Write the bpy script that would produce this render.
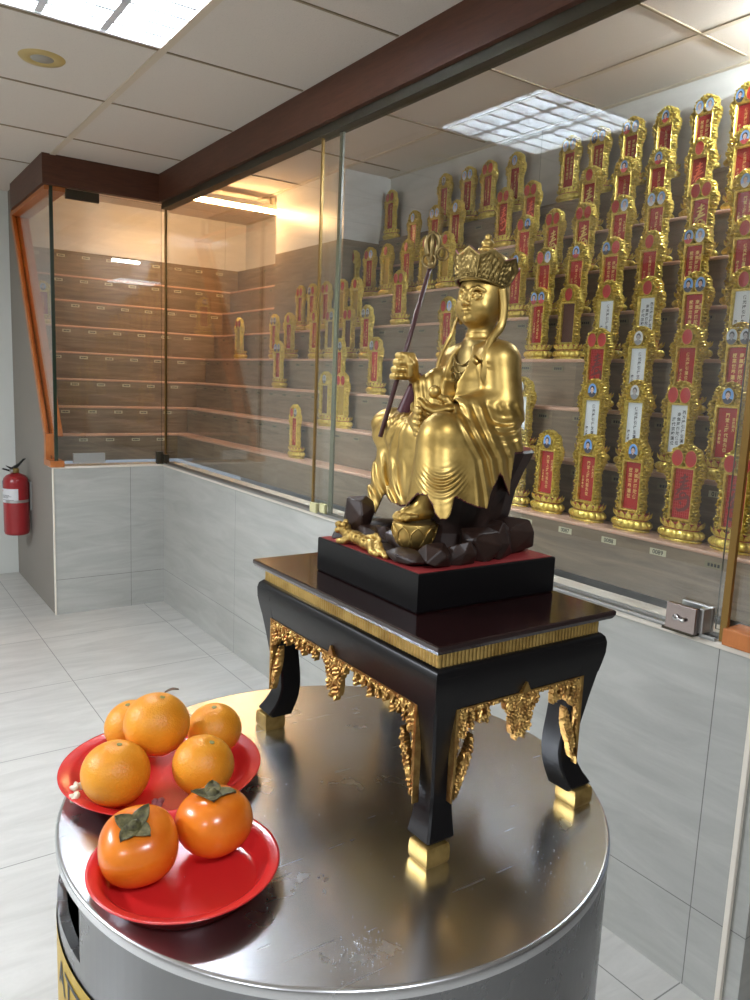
import bpy, bmesh, math, random
import numpy as np
from mathutils import Vector, Matrix
R_ = random.Random(7)
scene = bpy.context.scene
COL = scene.collection
for _o in list(bpy.data.objects):
    bpy.data.objects.remove(_o)

# ------------------------------------------------------------------ camera, world, lights, exposure
def make_camera():
    f, cx, cy, cz = 771.8937, 4.5207, -1.5937, 1.4
    yaw, pit, roll = 0.6094, -0.1530, 0.0415
    fw = Vector((-math.cos(pit)*math.cos(yaw), math.cos(pit)*math.sin(yaw), math.sin(pit)))
    r = fw.cross(Vector((0, 0, 1))).normalized()
    u = r.cross(fw)
    c, s = math.cos(roll), math.sin(roll)
    r2 = c*r + s*u
    u2 = -s*r + c*u
    cam = bpy.data.cameras.new('camera')
    cam.sensor_fit = 'HORIZONTAL'; cam.sensor_width = 36.0
    cam.lens = f/750*36.0
    cam.clip_start = 0.02
    ob = bpy.data.objects.new('camera', cam); COL.objects.link(ob)
    M = Matrix(((r2.x, u2.x, -fw.x, cx), (r2.y, u2.y, -fw.y, cy), (r2.z, u2.z, -fw.z, cz), (0, 0, 0, 1)))
    ob.matrix_world = M
    scene.camera = ob
make_camera()
scene.view_settings.view_transform = 'Standard'
scene.view_settings.look = 'None'
scene.view_settings.gamma = 1.0
scene.view_settings.use_curve_mapping = False
scene.view_settings.exposure = 1.32
scene.cycles.use_denoising = True
scene.cycles.max_bounces = 10
scene.cycles.transparent_max_bounces = 16
scene.cycles.diffuse_bounces = 5
scene.cycles.glossy_bounces = 5
scene.cycles.caustics_reflective = False
scene.cycles.caustics_refractive = False
scene.cycles.sample_clamp_indirect = 6.0

w = bpy.data.worlds.new('world'); scene.world = w; w.use_nodes = True
w.node_tree.nodes['Background'].inputs[0].default_value = (0.75, 0.85, 1.0, 1)
w.node_tree.nodes['Background'].inputs[1].default_value = 0.15

def area(name, loc, sx, sy, power, col, rot=(0, 0, 0)):
    l = bpy.data.lights.new(name, 'AREA'); l.shape = 'RECTANGLE'; l.size = sx; l.size_y = sy
    l.energy = power; l.color = col
    o = bpy.data.objects.new(name, l); COL.objects.link(o)
    o.location = loc; o.rotation_euler = rot
    return o
# fluorescent ceiling panels of the hall that lie outside the picture
COOL = (0.86, 0.92, 1.0)
area('ceiling_panel_light', (5.35, -1.5, 2.49), .55, .55, 14, COOL)
area('ceiling_panel_light', (2.03, -3.5, 2.49), .55, .55, 60, COOL)
area('ceiling_panel_light', (5.1, -3.6, 2.49), .55, .55, 14, COOL)
TUBE_STRENGTH = 125.0
WARM_STRENGTH = 60.0
INNER_STRENGTH = 210.0

# ------------------------------------------------------------------ materials
class NT:
    def __init__(s, name):
        s.m = bpy.data.materials.new(name); s.m.use_nodes = True
        s.t = s.m.node_tree; s.t.nodes.clear()
        s.out = s.t.nodes.new('ShaderNodeOutputMaterial')
    def n(s, typ, **kw):
        nd = s.t.nodes.new('ShaderNode'+typ)
        for k, v in kw.items():
            if k.startswith('i_'):
                key = k[2:].replace('_', ' ')
                nd.inputs[key].default_value = v
            else: setattr(nd, k, v)
        return nd
    def l(s, a, b): s.t.links.new(a, b)
    def coord(s, scale=(1, 1, 1), kind='Object', rot=(0, 0, 0)):
        tc = s.n('TexCoord'); mp = s.n('Mapping')
        mp.inputs['Scale'].default_value = scale; mp.inputs['Rotation'].default_value = rot
        s.l(tc.outputs[kind], mp.inputs['Vector']); return mp.outputs[0]
    def noise(s, vec, scale, detail=4, rough=.55, dist=0.0):
        nd = s.n('TexNoise'); nd.inputs['Scale'].default_value = scale; nd.inputs['Detail'].default_value = detail
        nd.inputs['Roughness'].default_value = rough; nd.inputs['Distortion'].default_value = dist
        if vec is not None: s.l(vec, nd.inputs['Vector'])
        return nd.outputs['Fac']
    def ramp(s, fac, stops):
        r = s.n('ValToRGB'); e = r.color_ramp.elements
        e[0].position, e[0].color = stops[0][0], c4(stops[0][1])
        e[1].position, e[1].color = stops[-1][0], c4(stops[-1][1])
        for p, c in stops[1:-1]:
            x = e.new(p); x.color = c4(c)
        s.l(fac, r.inputs[0]); return r.outputs[0]
    def mix(s, fac, a, b, mode='MIX'):
        m = s.n('MixRGB', blend_type=mode)
        for sock, v in ((m.inputs[0], fac), (m.inputs[1], a), (m.inputs[2], b)):
            if hasattr(v, 'links'): s.l(v, sock)
            elif isinstance(v, (int, float)): sock.default_value = v if sock == m.inputs[0] else (v, v, v, 1)
            else: sock.default_value = c4(v)
        return m.outputs[0]
    def math(s, op, a, b=0.0, c=0.0):
        m = s.n('Math', operation=op)
        for i, v in enumerate((a, b, c)):
            if hasattr(v, 'links'): s.l(v, m.inputs[i])
            else: m.inputs[i].default_value = v
        return m.outputs[0]
    def bump(s, h, strength=.3, dist=.002, normal=None):
        b = s.n('Bump'); b.inputs['Strength'].default_value = strength; b.inputs['Distance'].default_value = dist
        s.l(h, b.inputs['Height'])
        if normal is not None: s.l(normal, b.inputs['Normal'])
        return b.outputs[0]
    def pbr(s, color, rough=.5, metal=0.0, normal=None, spec=.5, coat=0, coatr=.1, trans=0, sss=0, emit=None, es=0, aniso=None):
        p = s.n('BsdfPrincipled')
        for key, v in (('Base Color', color), ('Roughness', rough), ('Metallic', metal)):
            if hasattr(v, 'links'): s.l(v, p.inputs[key])
            elif key == 'Base Color': p.inputs[key].default_value = c4(v)
            else: p.inputs[key].default_value = v
        p.inputs['Specular IOR Level'].default_value = spec
        p.inputs['Coat Weight'].default_value = coat; p.inputs['Coat Roughness'].default_value = coatr
        if sss:
            p.inputs['Subsurface Weight'].default_value = sss; p.inputs['Subsurface Scale'].default_value = .01
            p.inputs['Subsurface Radius'].default_value = (1, .35, .1)
        if normal is not None: s.l(normal, p.inputs['Normal'])
        if emit: p.inputs['Emission Color'].default_value = c4(emit); p.inputs['Emission Strength'].default_value = es
        s.l(p.outputs[0], s.out.inputs[0]); return p
def c4(c):
    c = tuple(c)
    return c if len(c) == 4 else c+(1.0,)
def hexc(r, g, b):
    f = lambda v: ((v/255+.055)/1.055)**2.4 if v > 10 else v/255/12.92
    return (f(r), f(g), f(b))
def simple(name, col, rough=.5, metal=0.0, **k):
    t = NT(name); t.pbr(col, rough, metal, **k); return t.m

def mat_wood_tile(name, axis):
    # grey brown timber-look tile with long horizontal grain; tiles of about 0.9 m
    t = NT(name)
    v = t.coord()
    sep = t.n('SeparateXYZ'); t.l(v, sep.inputs[0])
    along = sep.outputs[0 if axis == 'x' else 1]
    row = t.math('FLOOR', t.math('MULTIPLY', sep.outputs[2], 6.1))
    cell = t.math('FLOOR', t.math('ADD', t.math('MULTIPLY', along, 1.25), t.math('MULTIPLY', row, .37)))
    wn = t.n('TexWhiteNoise', noise_dimensions='2D')
    cv = t.n('CombineXYZ'); t.l(cell, cv.inputs[0]); t.l(row, cv.inputs[1]); t.l(cv.outputs[0], wn.inputs['Vector'])
    off = t.n('CombineXYZ'); t.l(t.math('MULTIPLY', wn.outputs['Value'], 7.0), off.inputs[2]); 
    add = t.n('VectorMath', operation='ADD'); t.l(v, add.inputs[0]); t.l(off.outputs[0], add.inputs[1])
    mp = t.n('Mapping'); mp.inputs['Scale'].default_value = (1.2, 1.2, 14); t.l(add.outputs[0], mp.inputs['Vector'])
    g1 = t.noise(mp.outputs[0], 2.2, 6, .6, 1.2)
    mp2 = t.n('Mapping'); mp2.inputs['Scale'].default_value = (3, 3, 60); t.l(add.outputs[0], mp2.inputs['Vector'])
    g2 = t.noise(mp2.outputs[0], 2.0, 4)
    c = t.ramp(g1, [(.3, hexc(116, 100, 82)), (.5, hexc(137, 120, 99)), (.7, hexc(156, 139, 116))])
    c = t.mix(t.math('MULTIPLY', g2, .35), c, hexc(92, 80, 66))
    tone = t.ramp(wn.outputs['Value'], [(0, (.84, .84, .84)), (1, (1.12, 1.12, 1.12))])
    c = t.mix(1.0, c, tone, 'MULTIPLY')
    t.pbr(c, .42, 0, spec=.4); return t.m
def mat_stone_tile(name, colA, colB, sx, sz, axis='x', ox=0.0, oz=0.0, joint=.0012, rough=.3):
    t = NT(name); v = t.coord()
    sep = t.n('SeparateXYZ'); t.l(v, sep.inputs[0])
    a = sep.outputs[0 if axis in ('x', 'f') else 1]
    b = sep.outputs[1 if axis == 'f' else 2]
    mpv = t.n('Mapping'); mpv.inputs['Scale'].default_value = (1.0, 1.0, 6) if axis != 'f' else (5, 1.0, 1); t.l(v, mpv.inputs['Vector'])
    mpv.inputs['Rotation'].default_value = (0, .12, .12)
    g = t.noise(mpv.outputs[0], 2.5, 7, .62, .8)
    g2 = t.noise(v, 90, 3)
    c = t.ramp(g, [(.3, colA), (.7, colB)])
    c = t.mix(t.math('MULTIPLY', g2, .12), c, tuple(x*.7 for x in colA))
    def line(sock, size, off):
        fr = t.math('FRACT', t.math('DIVIDE', t.math('ADD', sock, off), size))
        d = t.math('MINIMUM', fr, t.math('SUBTRACT', 1.0, fr))
        return t.math('LESS_THAN', t.math('MULTIPLY', d, size), joint)
    j = t.math('MAXIMUM', line(a, sx, ox), line(b, sz, oz))
    c = t.mix(j, c, tuple(x*.42 for x in colA))
    n = t.bump(t.noise(v, 400, 2), .06, .001)
    t.pbr(c, rough, 0, normal=n, spec=.5); return t.m
def mat_ceiling(name, col):
    t = NT(name); v = t.coord()
    g = t.noise(v, 160, 4, .7); g2 = t.noise(v, 3, 3)
    c = t.mix(t.math('MULTIPLY', t.math('GREATER_THAN', g, .6), .2), col, tuple(x*.6 for x in col))
    n = t.bump(g, .5, .002)
    t.pbr(c, .9, 0, normal=n, spec=.2); return t.m
def mat_paint(name, col, bump=.05):
    t = NT(name); v = t.coord()
    g = t.noise(v, 4, 4)
    c = t.mix(t.math('MULTIPLY', g, .12), col, tuple(x*.8 for x in col))
    t.pbr(c, .7, 0, normal=t.bump(t.noise(v, 250, 3), bump, .001), spec=.3); return t.m
def mat_wood(name, a, b, scale=(2, 2, 30), rough=.4, coat=0):
    t = NT(name); v = t.coord(scale)
    g = t.noise(v, 3, 6, .6, .6)
    c = t.ramp(g, [(.3, a), (.7, b)])
    t.pbr(c, rough, 0, spec=.4, coat=coat); return t.m
def mat_glass(name, tint=(.975, .985, .98), gain=1.0):
    # clear pane: transparent, with a mirror layer that grows towards grazing view
    t = NT(name)
    lw = t.n('LayerWeight'); lw.inputs['Blend'].default_value = .5
    p5 = t.math('POWER', lw.outputs['Facing'], 5.0)
    F = t.math('ADD', t.math('MULTIPLY', p5, .9*gain), .045*gain)
    tr = t.n('BsdfTransparent'); tr.inputs[0].default_value = c4(tint)
    gl = t.n('BsdfGlossy'); gl.inputs['Roughness'].default_value = 0.0; gl.inputs[0].default_value = (1, 1, 1, 1)
    mx = t.n('MixShader'); t.l(F, mx.inputs[0]); t.l(tr.outputs[0], mx.inputs[1]); t.l(gl.outputs[0], mx.inputs[2])
    t.l(mx.outputs[0], t.out.inputs[0]); return t.m
def mat_steel(name, rough=.22, k=1.0):
    t = NT(name); v = t.coord()
    big = t.noise(v, 4, 3, .5, .5)
    mpb = t.n('Mapping'); mpb.inputs['Scale'].default_value = (260, 4, 4); mpb.inputs['Rotation'].default_value = (0, 0, .5); t.l(v, mpb.inputs['Vector'])
    br = t.noise(mpb.outputs[0], 1.0, 3)
    smudge = t.noise(v, 16, 5, .6)
    mps = t.n('Mapping'); mps.inputs['Scale'].default_value = (90, 3, 3); mps.inputs['Rotation'].default_value = (0, 0, 1.1); t.l(v, mps.inputs['Vector'])
    scr = t.math('GREATER_THAN', t.noise(mps.outputs[0], 1.6, 2), .70)
    mpt = t.n('Mapping'); mpt.inputs['Scale'].default_value = (70, 2, 3); mpt.inputs['Rotation'].default_value = (0, 0, -.7); t.l(v, mpt.inputs['Vector'])
    scr2 = t.math('GREATER_THAN', t.noise(mpt.outputs[0], 1.9, 2), .72)
    r = t.math('ADD', t.math('MULTIPLY', big, .10), rough-.05)
    r = t.math('ADD', r, t.math('MULTIPLY', t.math('MAXIMUM', scr, scr2), .018))
    r = t.math('ADD', r, t.math('MULTIPLY', t.math('SUBTRACT', smudge, .5), .10))
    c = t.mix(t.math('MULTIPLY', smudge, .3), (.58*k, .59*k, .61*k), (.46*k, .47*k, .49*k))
    n = t.bump(br, .04, .0003)
    t.pbr(c, r, 1.0, normal=n); return t.m
def mat_gold(name, a=(.72, .50, .17), b=(.42, .26, .07), rough=.33, sc=60, bump=.25):
    t = NT(name); v = t.coord()
    g = t.noise(v, sc, 5, .65); g2 = t.noise(v, sc*.25, 4)
    c = t.ramp(g2, [(.3, b), (.6, a)])
    c = t.mix(t.math('MULTIPLY', g, .3), c, a)
    r = t.math('ADD', t.math('MULTIPLY', g, .25), rough-.12)
    t.pbr(c, r, .92, normal=t.bump(g, bump, .0008)); return t.m

M = {}
M['floor'] = mat_stone_tile('floor_tile_material', hexc(176, 174, 168), hexc(200, 198, 192), .644, .66, 'f', ox=.26, oz=.123, joint=.0018, rough=.28)
M['wall_x'] = mat_stone_tile('grey_stone_tile', hexc(158, 158, 152), hexc(180, 180, 174), 1.288, .644, 'x', ox=.256, oz=.439)
M['wall_y'] = mat_stone_tile('grey_stone_tile_return', hexc(160, 160, 154), hexc(182, 182, 176), 1.288, .644, 'y', ox=.2, oz=.439)
M['side_wall'] = mat_paint('grey_laminate', hexc(140, 134, 126))
M['white_wall'] = mat_paint('white_paint', hexc(222, 225, 220))
M['hall_wall'] = mat_paint('hall_paint', hexc(140, 136, 130))
M['trim_cream'] = simple('cream_tile_trim', hexc(226, 218, 204), .35)
M['ceil'] = mat_ceiling('mineral_ceiling_tile', hexc(216, 207, 196))
M['tbar'] = simple('ceiling_tbar_paint', hexc(206, 192, 170), .5)
M['tbar2'] = simple('ceiling_joint_dark', hexc(150, 134, 110), .6)
M['beam'] = mat_wood('red_brown_veneer', hexc(74, 43, 29), hexc(92, 55, 38), (3, 3, 25), .45)
M['orange_wood'] = mat_wood('orange_teak_veneer', hexc(168, 98, 48), hexc(190, 116, 60), (12, 12, 3), .42)
M['track'] = simple('dark_track', hexc(70, 66, 54), .4, .6)
M['wt_x'] = mat_wood_tile('timber_look_tile_along', 'x')
M['wt_y'] = mat_wood_tile('timber_look_tile_across', 'y')
M['nosing'] = simple('pink_beige_nosing', hexc(206, 166, 142), .35)
M['light_tile'] = mat_stone_tile('pale_tile', hexc(206, 204, 200), hexc(222, 220, 216), 1.2, 3, 'x', ox=.4)
M['light_tile_y'] = mat_stone_tile('pale_tile_side', hexc(206, 204, 200), hexc(222, 220, 216), 1.2, 3, 'y', ox=.4)
M['glass'] = mat_glass('clear_pane')
M['edge_gold'] = simple('pane_edge_amber', hexc(130, 100, 46), .3, .5)
M['edge_green'] = simple('pane_edge_green', hexc(40, 52, 40), .2)
M['edge_soft'] = simple('pane_edge_grey_green', hexc(84, 86, 64), .3)
M['chrome'] = simple('chrome', (.72, .72, .72), .18, 1.0)
M['satin'] = simple('satin_metal', (.5, .5, .49), .4, 1.0)
M['dark_metal'] = simple('dark_bronze', hexc(70, 64, 52), .4, .7)
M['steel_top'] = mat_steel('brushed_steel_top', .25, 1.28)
M['steel_side'] = mat_steel('steel_side_dark_reflection', .28, .45)  # same steel as the lid; dark room reflections put into its darker colour
M['black'] = simple('black_lacquer', (.004, .0035, .004), .34, spec=.35)
def mat_tabletop():
    t = NT('dark_maroon_lacquer'); v = t.coord()
    g = t.noise(v, 30, 5)
    c = t.mix(g, (.010, .003, .003), (.020, .006, .006))
    t.pbr(c, t.math('ADD', t.math('MULTIPLY', g, .12), .1), 0, spec=.6, coat=.5, coatr=.06); return t.m
M['top_lacquer'] = mat_tabletop()
M['gold'] = mat_gold('aged_gold_leaf', (.66, .46, .16), (.34, .2, .05), .34, 120, .3)
M['gold_red'] = mat_gold('red_gold_leaf', (.56, .35, .11), (.26, .10, .025), .34, 260, .5)

# ------------------------------------------------------------------ mesh helpers
def link(o, parent=None):
    COL.objects.link(o)
    if parent is not None: o.parent = parent
    return o
def mesh_obj(name, verts, faces, mats, parent=None, smooth=False, mi=None, loc=None, rot=None):
    me = bpy.data.meshes.new(name)
    me.from_pydata([tuple(v) for v in verts], [], [tuple(f) for f in faces])
    for m in (mats if isinstance(mats, (list, tuple)) else [mats]): me.materials.append(m)
    if mi is not None: me.polygons.foreach_set('material_index', mi)
    if smooth: me.polygons.foreach_set('use_smooth', [True]*len(me.polygons))
    me.update()
    o = bpy.data.objects.new(name, me); link(o, parent)
    if loc is not None: o.location = loc
    if rot is not None: o.rotation_euler = rot
    return o
class MB:
    """collects shapes for ONE mesh"""
    def __init__(s): s.v = []; s.f = []; s.m = []
    def add(s, verts, faces, mi=0):
        b = len(s.v); s.v += [tuple(v) for v in verts]; s.f += [tuple(i+b for i in f) for f in faces]; s.m += [mi]*len(faces)
        return s
    def box(s, x0, x1, y0, y1, z0, z1, mi=0, bev=0.0):
        if bev:
            bm = bmesh.new(); bmesh.ops.create_cube(bm, size=1)
            for v in bm.verts:
                v.co = Vector((x0+(v.co.x+.5)*(x1-x0), y0+(v.co.y+.5)*(y1-y0), z0+(v.co.z+.5)*(z1-z0)))
            bmesh.ops.bevel(bm, geom=bm.edges[:], offset=bev, segments=2, affect='EDGES', profile=.5)
            bm.verts.index_update()
            s.add([v.co[:] for v in bm.verts], [[v.index for v in f.verts] for f in bm.faces], mi); bm.free(); return s
        v = [(x0,y0,z0),(x1,y0,z0),(x1,y1,z0),(x0,y1,z0),(x0,y0,z1),(x1,y0,z1),(x1,y1,z1),(x0,y1,z1)]
        return s.add(v, [(0,3,2,1),(4,5,6,7),(0,1,5,4),(1,2,6,5),(2,3,7,6),(3,0,4,7)], mi)
    def prism(s, poly, axis, a0, a1, mi=0):
        """poly: 2D points; axis the extrusion axis; counter-clockwise seen from +axis"""
        n = len(poly)
        def P(p, a):
            return {'x': (a, p[0], p[1]), 'y': (p[0], a, p[1]), 'z': (p[0], p[1], a)}[axis]
        v = [P(p, a0) for p in poly]+[P(p, a1) for p in poly]
        f = [tuple(range(n-1, -1, -1)), tuple(range(n, 2*n))]+[(i, (i+1) % n, n+(i+1) % n, n+i) for i in range(n)]
        return s.add(v, f, mi)
    def tube(s, pts, rad, seg=10, mi=0, closed=False, cap=True):
        pts = [Vector(p) for p in pts]; n = len(pts)
        rad = rad if isinstance(rad, (list, tuple)) else [rad]*n
        base = len(s.v); prev = None
        for i, p in enumerate(pts):
            if closed: d = pts[(i+1) % n]-pts[i-1]
            else: d = pts[min(i+1, n-1)]-pts[max(i-1, 0)]
            d.normalize()
            if prev is None: a = d.orthogonal().normalized()
            else: a = (prev-d*prev.dot(d)).normalized()
            prev = a; b = d.cross(a)
            for k in range(seg):
                t = 2*math.pi*k/seg
                s.v.append(tuple(p+(a*math.cos(t)+b*math.sin(t))*rad[i]))
        m = n if closed else n-1
        for i in range(m):
            for k in range(seg):
                j = (i+1) % n
                s.f.append((base+i*seg+k, base+i*seg+(k+1) % seg, base+j*seg+(k+1) % seg, base+j*seg+k)); s.m.append(mi)
        if cap and not closed:
            s.f.append(tuple(base+k for k in range(seg-1, -1, -1))); s.m.append(mi)
            s.f.append(tuple(base+(n-1)*seg+k for k in range(seg))); s.m.append(mi)
        return s
    def lathe(s, prof, seg=48, mi=0, c=(0, 0, 0), sx=1.0, sy=1.0, rfun=None, capb=True, capt=True):
        base = len(s.v); n = len(prof)
        for i, (r, z) in enumerate(prof):
            for k in range(seg):
                t = 2*math.pi*k/seg
                rr = r*(rfun(t, i) if rfun else 1)
                s.v.append((c[0]+rr*math.cos(t)*sx, c[1]+rr*math.sin(t)*sy, c[2]+z))
        for i in range(n-1):
            for k in range(seg):
                s.f.append((base+i*seg+k, base+i*seg+(k+1) % seg, base+(i+1)*seg+(k+1) % seg, base+(i+1)*seg+k)); s.m.append(mi)
        if capb: s.f.append(tuple(base+k for k in range(seg-1, -1, -1))); s.m.append(mi)
        if capt: s.f.append(tuple(base+(n-1)*seg+k for k in range(seg))); s.m.append(mi)
        return s
    def sphere(s, c, r, seg=16, rings=10, mi=0, sc=(1, 1, 1)):
        prof = []
        base = len(s.v)
        s.v.append((c[0], c[1], c[2]-r*sc[2]))
        for i in range(1, rings):
            ph = -math.pi/2+math.pi*i/rings
            for k in range(seg):
                t = 2*math.pi*k/seg
                s.v.append((c[0]+r*math.cos(ph)*math.cos(t)*sc[0], c[1]+r*math.cos(ph)*math.sin(t)*sc[1], c[2]+r*math.sin(ph)*sc[2]))
        s.v.append((c[0], c[1], c[2]+r*sc[2])); top = len(s.v)-1
        for k in range(seg):
            s.f.append((base, base+1+(k+1) % seg, base+1+k)); s.m.append(mi)
            q = base+1+(rings-2)*seg
            s.f.append((q+k, q+(k+1) % seg, top)); s.m.append(mi)
        for i in range(rings-2):
            for k in range(seg):
                a = base+1+i*seg
                s.f.append((a+k, a+(k+1) % seg, a+seg+(k+1) % seg, a+seg+k)); s.m.append(mi)
        return s
    def build(s, name, mats, parent=None, smooth=False, **k):
        return mesh_obj(name, s.v, s.f, mats, parent, smooth, s.m, **k)
def autosmooth(o, ang=40):
    me = o.data
    me.polygons.foreach_set('use_smooth', [True]*len(me.polygons))
    bm = bmesh.new(); bm.from_mesh(me)
    a = math.radians(ang)
    for e in bm.edges:
        if len(e.link_faces) == 2 and e.calc_face_angle(0) > a: e.smooth = False
    bm.to_mesh(me); bm.free(); return o
def empty(name, loc=(0, 0, 0), rotz=0.0, parent=None):
    o = bpy.data.objects.new(name, None); o.empty_display_size = .05
    link(o, parent); o.location = loc; o.rotation_euler = (0, 0, rotz); return o
def tag(o, label=None, cat=None, group=None, kind=None):
    if label: o['label'] = label
    if cat: o['category'] = cat
    if group: o['group'] = group
    if kind: o['kind'] = kind
    return o
def copy_tree(o, parent=None):
    c = o.copy(); COL.objects.link(c)
    if parent is not None: c.parent = parent
    for ch in list(o.children): copy_tree(ch, c)
    return c
def struct(o, label, cat):
    return tag(o, label, cat, kind='structure')

# ------------------------------------------------------------------ room shell
ZL, ZB, ZT, AL = 0.8524, 2.3481, 2.4987, 0.6309
WX0, WX1 = -1.10, 6.6          # hall extent along X
HY = -4.2
XE = 3.70                      # right end of the glazed display
o = MB().box(WX0, WX1, HY, 3.0, -.1, 0).build('floor', M['floor']); struct(o, 'pale grey stone-look tiled floor of the hall', 'floor')
o = MB().box(WX0-.1, WX0, HY, -AL, 0, ZT).build('wall_far', M['white_wall']); struct(o, 'white painted wall behind the red fire extinguisher', 'wall')
o = MB().box(WX0-.1, WX1, HY-.1, HY, 0, ZT).build('wall_left', M['hall_wall']); struct(o, 'plain wall on the open side of the hall', 'wall')
o = MB().box(WX1, WX1+.1, HY-.1, 3.0, 0, ZT).build('wall_rear', M['hall_wall']); struct(o, 'plain wall behind the viewer', 'wall')
o = MB().box(XE+.6, WX1+.1, 1.6, 1.7, 0, ZT).build('wall_right', M['hall_wall']); struct(o, 'plain wall past the end of the display', 'wall')
# ceiling with lay-in grid: the louvre light takes one cell
LX0, LX1, LY0, LY1 = 1.728, 2.330, -1.215, -.613
mb = MB()
mb.box(WX0, LX0, HY, 3.0, ZT, ZT+.02); mb.box(LX1, WX1, HY, 3.0, ZT, ZT+.02)
mb.box(LX0, LX1, HY, LY0, ZT, ZT+.02); mb.box(LX0, LX1, LY1, 3.0, ZT, ZT+.02)
ceiling = mb.build('ceiling', M['ceil']); struct(ceiling, 'beige mineral tile suspended ceiling', 'ceiling')
mb = MB()
gx = [-.246, .405, 1.049, 1.706, 2.331, 2.95, 3.58, 4.2, 4.82, 5.44, 6.06]
gyl = [-3.62, -3.02, -2.42, -1.83, -1.22, -.606]
for x in gx: mb.box(x-.0045, x+.0045, HY, -.05, ZT-.004, ZT+.001, 1)
for y in gyl: mb.box(WX0, WX1, y-.014, y+.014, ZT-.0045, ZT+.001)
o = mb.build('ceiling_grid', [M['tbar'], M['tbar2']], parent=ceiling)
mb = MB()
for x in [-.246, .405, 1.049, 1.706, 2.331, 2.95, 3.58]: mb.box(x-.0045, x+.0045, 0.02, .9, ZT-.004, ZT+.001, 1)
mb.box(-.9, XE, .66-.011, .66+.011, ZT-.0035, ZT+.001)
mb.box(-.9, XE, .945, .965, ZT-.0035, ZT+.001)
mb.build('ceiling_grid', [M['tbar'], M['tbar2']], parent=ceiling)
# half wall under the glass
o = MB().box(-.0, XE, .0, .12, 0, ZL-.0).build('wall_low', M['wall_x']); struct(o, 'grey stone-tiled half wall under the long glass front', 'wall')
tr = MB().box(-.002, XE+.006, -.006, .12, ZL-.012, ZL+.004, bev=.003).build('coping', M['trim_cream'], parent=o)
MB().box(XE-.008, XE+.005, -.006, .006, 0, ZL-.01, bev=.002).build('corner_trim', M['trim_cream'], parent=o)
o = MB().box(-.12, .0, -AL+.001, .12, 0, ZL).build('wall_alcove', M['wall_y']); struct(o, 'short grey stone-tiled half wall under the small glass panel', 'wall')
MB().box(-.12, .004, -AL-.002, .0, ZL-.010, ZL+.003, bev=.003).build('coping', M['trim_cream'], parent=o)
MB().box(-.005, .005, -AL-.005, -AL+.005, 0, ZL-.008, bev=.002).build('corner_trim', M['trim_cream'], parent=o)
# side cheek wall of the display, with the slanting opening
SL0, SL1 = (-.150, 1.008), (-.972, 2.336)
poly = [(-.001, 0), (-.001, ZL), (-.115, ZL), (-.150, 1.008), (-.972, 2.336), (-.972, ZT), (WX0, ZT), (WX0, 0)]
o = MB().prism(poly, 'y', -AL, -AL+.04).build('wall_cheek', M['side_wall']); struct(o, 'grey laminate side wall below the slanting timber frame', 'wall')
# right cheek at the far end
o = MB().box(XE, XE+.04, 0.006, 1.0, 0, ZL+.03).build('wall_return', M['wall_y']); struct(o, 'grey tiled return at the near end of the half wall', 'wall')
o = MB().box(XE, XE+.04, .12, 1.0, ZL+.03, ZT).build('wall_end', M['side_wall']); struct(o, 'side wall closing the near end of the display', 'wall')
# back walls of the display, above the steps
o = MB().box(-.953-.04, XE, .965, 1.005, 0, ZT).build('wall_back', M['light_tile']); struct(o, 'pale tiled wall above the long run of steps', 'wall')
o = MB().box(-.998, -.958, -AL+.04, .965, 2.149, ZT).build('wall_back_left', M['light_tile_y']); struct(o, 'pale tiled wall above the short run of steps', 'wall')
# column with timber-look cladding
o = MB().box(.10, .88, .671, .97, 2.143, ZT).build('column', M['light_tile']); struct(o, 'boxed pale column rising to the ceiling inside the display', 'column')
MB().box(.10, .88, .669, .97, 1.667, 2.143).build('cladding', M['wt_x'], parent=o)
# beam (fascia) above the glass
mb = MB()
mb.box(.0, WX1, -.042, .03, ZB, ZT)
mb.box(-.0, .042, -AL-.028, -.042, ZB, ZT)
mb.box(-.86, .0, -AL-.028, -AL+.03, ZB, ZT)
o = mb.build('trim_beam', M['beam']); struct(o, 'red-brown timber fascia beam above the glass', 'beam')
MB().box(.03, XE, -.022, .03, ZB-.034, ZB).build('track', M['track'], parent=o)
# slanting timber frame of the side panel
fr = MB()
def slant_strip(off0, off1, y0, y1):
    d = Vector((SL1[0]-SL0[0], SL1[1]-SL0[1])).normalized(); n = Vector((d.y, -d.x))   # towards +X, down
    a, b = Vector(SL0), Vector(SL1)
    p = [a+n*off0, a+n*off1, b+n*off1, b+n*off0]
    p = [(q.x, q.y) for q in p]
    fr.prism(p, 'y', y0, y1)
slant_strip(0, .045, -AL-.012, -AL+.0)
slant_strip(.0, .016, -AL, -AL+.09)
fr.box(-.15, -.105, -AL-.012, -AL+.03, ZL, 1.03)
fr.box(-.15, .012, -AL-.014, -AL+.06, ZL, ZL+.035)
fr.box(-.95, -.0, -AL-.012, -AL+.10, ZB-.022, ZB)
o = fr.build('timber_frame', M['orange_wood']); tag(o, 'orange teak frame slanting along the side of the display alcove', 'frame', kind='structure')
# inner slanting cheek seen through the corner (orange strip behind the glass)
# warm tube and its batten
lamp = empty('tube_light', (.005, .455, ZT-.045)); tag(lamp, 'warm glowing batten tube on the ceiling inside the display', 'lamp')
MB().box(-.022, .022, -.31, .31, -.03, 0, bev=.004).box(-.012, .012, -.25, -.22, 0, .045).box(-.012, .012, .22, .25, 0, .045).build('batten', simple('batten_white', hexc(220, 210, 190), .5), parent=lamp)
MB().tube([(0, -.29, -.042), (0, .29, -.042)], .013, 12).build('tube', simple('warm_tube', (1, .9, .7), .5, emit=(1.0, .58, .25), es=WARM_STRENGTH), parent=lamp, smooth=True)

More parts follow.
